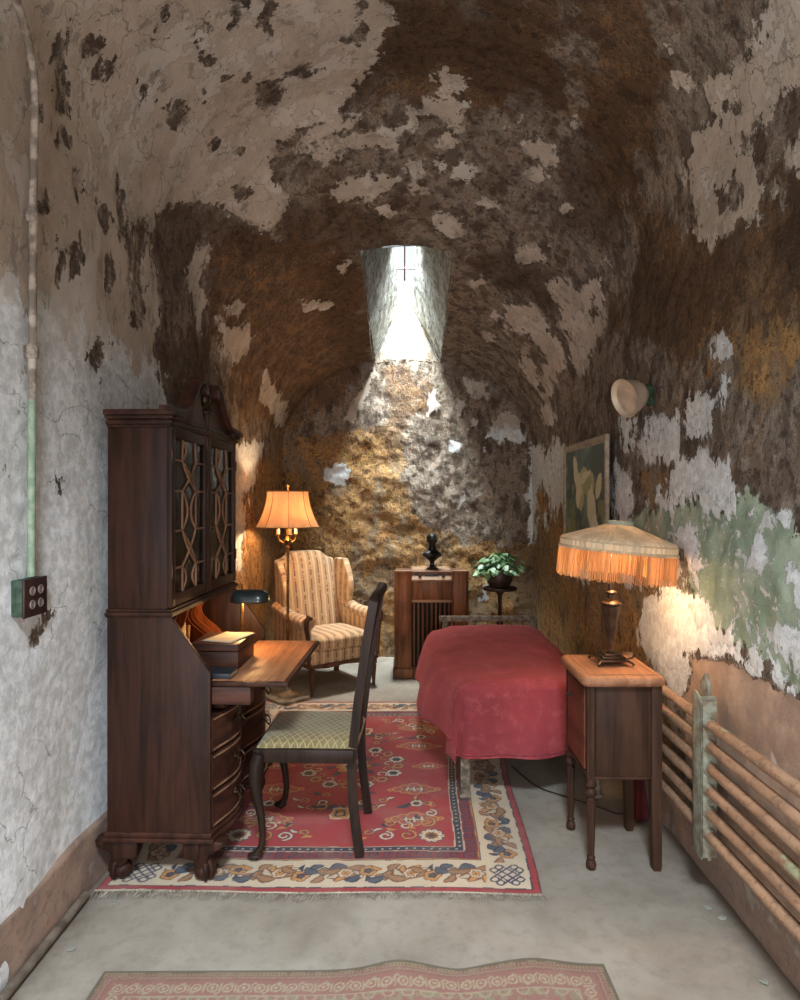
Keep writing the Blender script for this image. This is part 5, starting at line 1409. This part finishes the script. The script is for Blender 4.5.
# central medallion ring
for k in range(16):
    a = k * PI / 8; r = .255
    rosette(cu0 + r * math.cos(a), cv0 + r * math.sin(a), .045 if k % 2 else .036, 6, ivory_ if k % 2 else ochre, navy_ if k % 2 else red, blue)
for k in range(16): scroll(cu0 + .20 * math.cos(k * PI / 8 + .2), cv0 + .20 * math.sin(k * PI / 8 + .2), .036, k * PI / 8, .9, ochre if k % 2 else ivory_, .004)
for sx in (-1, 1):
    for sy in (-1, 1):
        for (dx, dy, r) in ((.20, .42, .03), (.16, .50, .026), (.10, .36, .024), (.26, .12, .0), (.24, .66, .03), (.15, .74, .026)):
            if r: scroll(cu0 + sx * dx, cv0 + sy * dy, r, 1.2 * sx, 1.1, ochre, .004, sx * sy); leaf(cu0 + sx * (dx + .02), cv0 + sy * dy, .05, .011, PI / 2 - sx * 1.0, (blue, ivory_)[int(dy * 50) % 2], navy_)
rosette(cu0, cv0, .10, 8, ochre, navy_, cream)
for k in range(8): leaf(cu0 + .10 * math.cos(k * PI / 4), cv0 + .10 * math.sin(k * PI / 4), .06, .014, k * PI / 4 + .3, blue)
for sx in (-1, 1):
    for y in (-.30, .30, -.62, .62):
        cloud(cu0 + sx * .36, cv0 + y * 1.0, 1.25)
    for y in (0,): cloud(cu0 + sx * .43, cv0, .85)
    for y in (-.46, .46):
        rosette(cu0 + sx * .37, cv0 + y, .034, 6, ivory_, navy_, ochre); leaf(cu0 + sx * .37 - .03, cv0 + y, .08, .014, PI + .5, navy_); leaf(cu0 + sx * .37 + .03, cv0 + y, .07, .014, -.4, navy_, ochre); leaf(cu0 + sx * .37, cv0 + y + .03, .06, .012, 1.4, ochre)
for sy in (-1, 1):
    cv = cv0 + sy * .56; cu = cu0        # vase of flowers
    for k in range(7):
        a = sy * (PI / 2) + (k - 3) * .42 + (PI if False else 0)
        r = .085 + .02 * (k % 2); rosette(cu + r * math.cos(a) * 1.25, cv - sy * .11 + r * abs(math.sin(a)) * sy * 1.0 - sy * .03, .026 + .008 * (k % 2), 5, (ivory_, ochre, blue)[k % 3], navy_, red)
        leaf(cu + (r + .04) * math.cos(a), cv - sy * .09, .05, .012, a, navy_, None)
    d = np.abs(wu - cu); vv = (wv - cv) * sy
    w_ = np.where(vv < -.02, .03, .045 - .3 * np.abs(vv - .02))
    put((d < w_ + .008) & (np.abs(vv) < .055), ivory_); put((d < w_) & (np.abs(vv) < .048), ochre); put((d < w_ * .7) & (np.abs(vv) < .03), navy_); put((d < w_ * .4) & (np.abs(vv) < .018), ochre)
    # corner sprays
    for sx in (-1, 1):
        kx, ky = cu0 + sx * .44, cv0 + sy * .77
        rosette(kx, ky, .058, 10, ivory_, brown, ochre)
        for (dx, dy, r, t) in ((-.11, .0, .045, 1.2), (-.21, .005, .038, 1.3), (-.02, -.12, .045, 1.2), (.0, -.21, .034, 1.2), (-.12, -.09, .036, 1.1)):
            scroll(kx + sx * dx * 1, ky + sy * dy, r, PI / 2 * sx, t, (ivory_, ochre)[int(r * 1000) % 2], .005, sx * sy)
        for (dx, dy, a) in ((-.07, -.06, 2.4), (-.16, -.05, 2.8), (-.05, -.15, 1.9), (-.29, .02, 3.0), (.01, -.27, 1.6), (-.2, -.07, 2.2)):
            leaf(kx + sx * dx, ky + sy * dy, .055, .014, a if sx > 0 else PI - a, (blue, ochre, navy_)[int(abs(dx) * 100) % 3], None)
# floral border
rb = random.Random(12)
def border_motif(cu, cv, ang, k):
    ca, sa = math.cos(ang), math.sin(ang); T2 = lambda x, y: (cu + x * ca - y * sa, cv + x * sa + y * ca)
    if k % 3 == 0:       # big lotus
        for a in (-1.25, -.75, -.35, .35, .75, 1.25): leaf(*T2(0, -.035), .10, .020, ang + PI / 2 + a * 1.05, (dull, ochre, cream * .9)[int(abs(a) * 3) % 3], brown)
        rosette(*T2(0, .0), .032, 6, cream, ochre, brown, brown)
    elif k % 3 == 1:
        rosette(*T2(0, .02), .036, 5, ochre, navy_, dull, brown)
        leaf(*T2(-.03, -.01), .07, .017, ang + PI + .7, blue, navy_); leaf(*T2(.03, -.01), .07, .017, ang - .6, dull, brown); leaf(*T2(0, -.01), .05, .014, ang - PI / 2, navy_, None)
    else:
        leaf(*T2(-.02, .0), .07, .02, ang + 2.6, blue, navy_); leaf(*T2(.02, .02), .075, .02, ang + .4, blue, navy_); leaf(*T2(0, -.01), .07, .016, ang - 2.2, dull, brown)
        rosette(*T2(0, .01), .024, 4, dull, ochre, navy_, navy_); leaf(*T2(.03, -.03), .05, .012, ang - .5, ochre, brown)
nb = 15
for i in range(nb):
    u_ = .25 + (RW - .5) * i / (nb - 1); border_motif(u_, .130, 0 if i % 2 else PI, (i + 1) % 3); border_motif(u_, RL - .13, PI if i % 2 else 0, (i + 1) % 3)
nb = 22
for i in range(nb):
    v_ = .28 + (RL - .56) * i / (nb - 1)
    border_motif(.13, v_, PI / 2 * (1 if i % 2 else -1), i); border_motif(RW - .13, v_, PI / 2 * (1 if i % 2 else -1), i + 1)
# endless knots in the corners
for cu in (.125, RW - .125):
    for cv in (.125, RL - .125):
        x, y = (wu - cu), (wv - cv); a_, b2 = (x + y) / 1.414, (x - y) / 1.414
        put(np.maximum(np.abs(x), np.abs(y)) < .085, cream)
        for o_ in (-.03, 0, .03):
            put((np.abs(a_ - o_) < .0042) & (np.abs(b2) < .06), navy_ * 1.6); put((np.abs(b2 - o_) < .0042) & (np.abs(a_) < .06), navy_ * 1.6)
        for sg in (-1, 1):
            for o_ in (-.015, .015) :
                put(np.abs(np.hypot(a_ - sg * .06, b2 - o_) - .015) < .004, navy_ * 1.6); put(np.abs(np.hypot(b2 - sg * .06, a_ - o_) - .015) < .004, navy_ * 1.6)
put(np.minimum(wv, RL - wv) < .006, H(180, 168, 146))
def zf1(X, Y, U, V):
    return X + .006 * np.sin(Y * 5), Y + .006 * np.sin(X * 6 + 1) * (1 - V), .0075 + .002 * np.sin(X * 7 + Y * 5) ** 2 + .003 * ss_(fbm(X, Y, X * 0, 3, 2, 4), .3, .9)
rm1 = rugmat('worn_wool_rug', .22)
RC = [(-1.195, 2.515, 0), (.535, 2.495, 0), (.645, 4.88, 0), (-1.10, 4.88, 0)]
r1 = rug_mesh('oriental_rug', RC, nu, nv, rug, zf1, rm1)
tag(r1, 'red oriental rug with floral cream border under the desk chair', 'rug')
rnd = random.Random(9); mb = MB()
for k in range(330):
    u = k / 329; x = -1.195 + 1.73 * u + rnd.uniform(-.002, .002); y = 2.515 - .02 * u + .006 * math.sin(x * 6 + 1)
    cl = math.sin(k * .35) * .35 + rnd.uniform(-.5, .5); L = rnd.uniform(.022, .042) * (1.25 if u < .5 else .9)
    mb.tube([(x, y + .006, .008), (x + cl * L * .4, y - L * .5, .006), (x + cl * L + rnd.uniform(-.006, .006), y - L, .003)], [.0022, .0019, .0008], 4)
    if k % 2: mb.tube([(x, 4.878, .008), (x + cl * L * .4, 4.89, .005), (x + cl * L, 4.905, .003)], [.0022, .0019, .0008], 4)
tag(mb.build('fringe', simple('grey_cotton_fringe', hexc(158, 148, 132), .9, 0, hexc(112, 102, 88), 30), r1), kind='stuff')
# foreground runner
nu, nv = 420, 260
RW2, RL2 = 1.64, 1.05
U, V = np.meshgrid(np.linspace(0, RW2, nu), np.linspace(0, RL2, nv), indexing='ij')
wu = U + fbm(U, V, U * 0, 30, 2, 15) * .002; wv = V + fbm(U, V, U * 0 + 3, 30, 2, 16) * .002
rug = np.zeros(U.shape + (3,)); edge = np.minimum(np.minimum(wu, RW2 - wu), np.minimum(wv, RL2 - wv))
tan, rose, olive, pale_ = H(122, 108, 84), H(128, 88, 76), H(98, 88, 66), H(148, 134, 108)
put(edge > -1, olive * .8); put(edge > .012, tan); put(edge > .026, rose * .85)
along = np.where((edge == wv) | (edge == RL2 - wv), wu, wv)
put((edge > .014) & (edge < .024) & (((along / .012) % 1) < .5), rose * .8)
put((edge > .030) & (edge < .038) & (((along / .01 + edge / .008) % 1) < .5), pale_ * .8)
put(edge > .044, rose); n_ = fbm(wu, wv, wu * 0, 60, 2, 18)
bn = (edge > .05) & (edge < .11); ph = (along / .05) % 1 - .5; dd = np.hypot(ph * .05, (edge - .08)) * 1.4
put(bn & (np.abs(dd - .022) < .004), pale_); put(bn & (dd < .009), pale_); put(bn & (np.abs(np.abs(ph) - .5) < .06) & (np.abs(edge - .08) < .018), pale_ * .9)
put(bn & (np.abs(edge - .08 - .022 * np.sin(along / .075 * 2 * PI)) < .003), pale_ * .9)
put((edge > .112) & (edge < .118), pale_ * .9); put((edge > .118) & (n_ > .12), tan); put((edge > .118) & (np.abs(np.hypot(((wu / .06) % 1 - .5), ((wv / .06) % 1 - .5)) - .3) < .06), pale_ * .85)
def zf2(X, Y, U, V):
    e = V ** 6
    w = np.exp(-((X - .18) / .07) ** 2); w2 = np.exp(-((X + .02) / .10) ** 2) + .8 * np.exp(-((X - .42) / .12) ** 2)
    Yn = Y + e * (-.018 * w + .008 * w2 + .006 * np.sin(X * 4)); Z = .0075 + e * (.020 * w2 + .002 * w) + .001 * np.sin(X * 8)
    return X, Yn, Z
r2 = rug_mesh('runner_rug', [(-.975, 1.08, 0), (.66, 1.08, 0), (.655, 2.118, 0), (-.960, 2.085, 0)], nu, nv, rug, zf2, rugmat('faded_runner', .12))
tag(r2, 'faded pink and tan runner rug with wavy edge in the foreground', 'rug')

# loose flakes of paint on the floor
rnd = random.Random(21); flk = simple('paint_flake', hexc(120, 126, 114), .8, 0, hexc(144, 138, 128), 10)
spots = [(1.135, 2.42), (1.16, 2.36), (-1.12, 2.2), (-1.10, 2.47), (1.14, 2.05)]
labs = ['greenish paint flake on the floor at the foot of the radiator bracket', 'small paint flake on the floor just in front of the radiator bracket', 'paint flake on the floor beside the left wall pipe', 'paint flake on the floor by the left corner of the red rug', 'paint flake on the floor under the nearer radiator pipes']
for (x, y), lab in zip(spots, labs):
    mb = MB(); n = 7; pts = [((.014 + rnd.uniform(-.005, .008)) * math.cos(2 * PI * k / n), (.012 + rnd.uniform(-.004, .006)) * math.sin(2 * PI * k / n)) for k in range(n)]
    mb.prism(pts, .001, .004, 'z', .0005); o = mb.build('paint_flake', flk); o.location = (x, y, 0); o.rotation_euler = (R(3), R(4), rnd.uniform(0, 6)); tag(o, lab, 'paint flake')
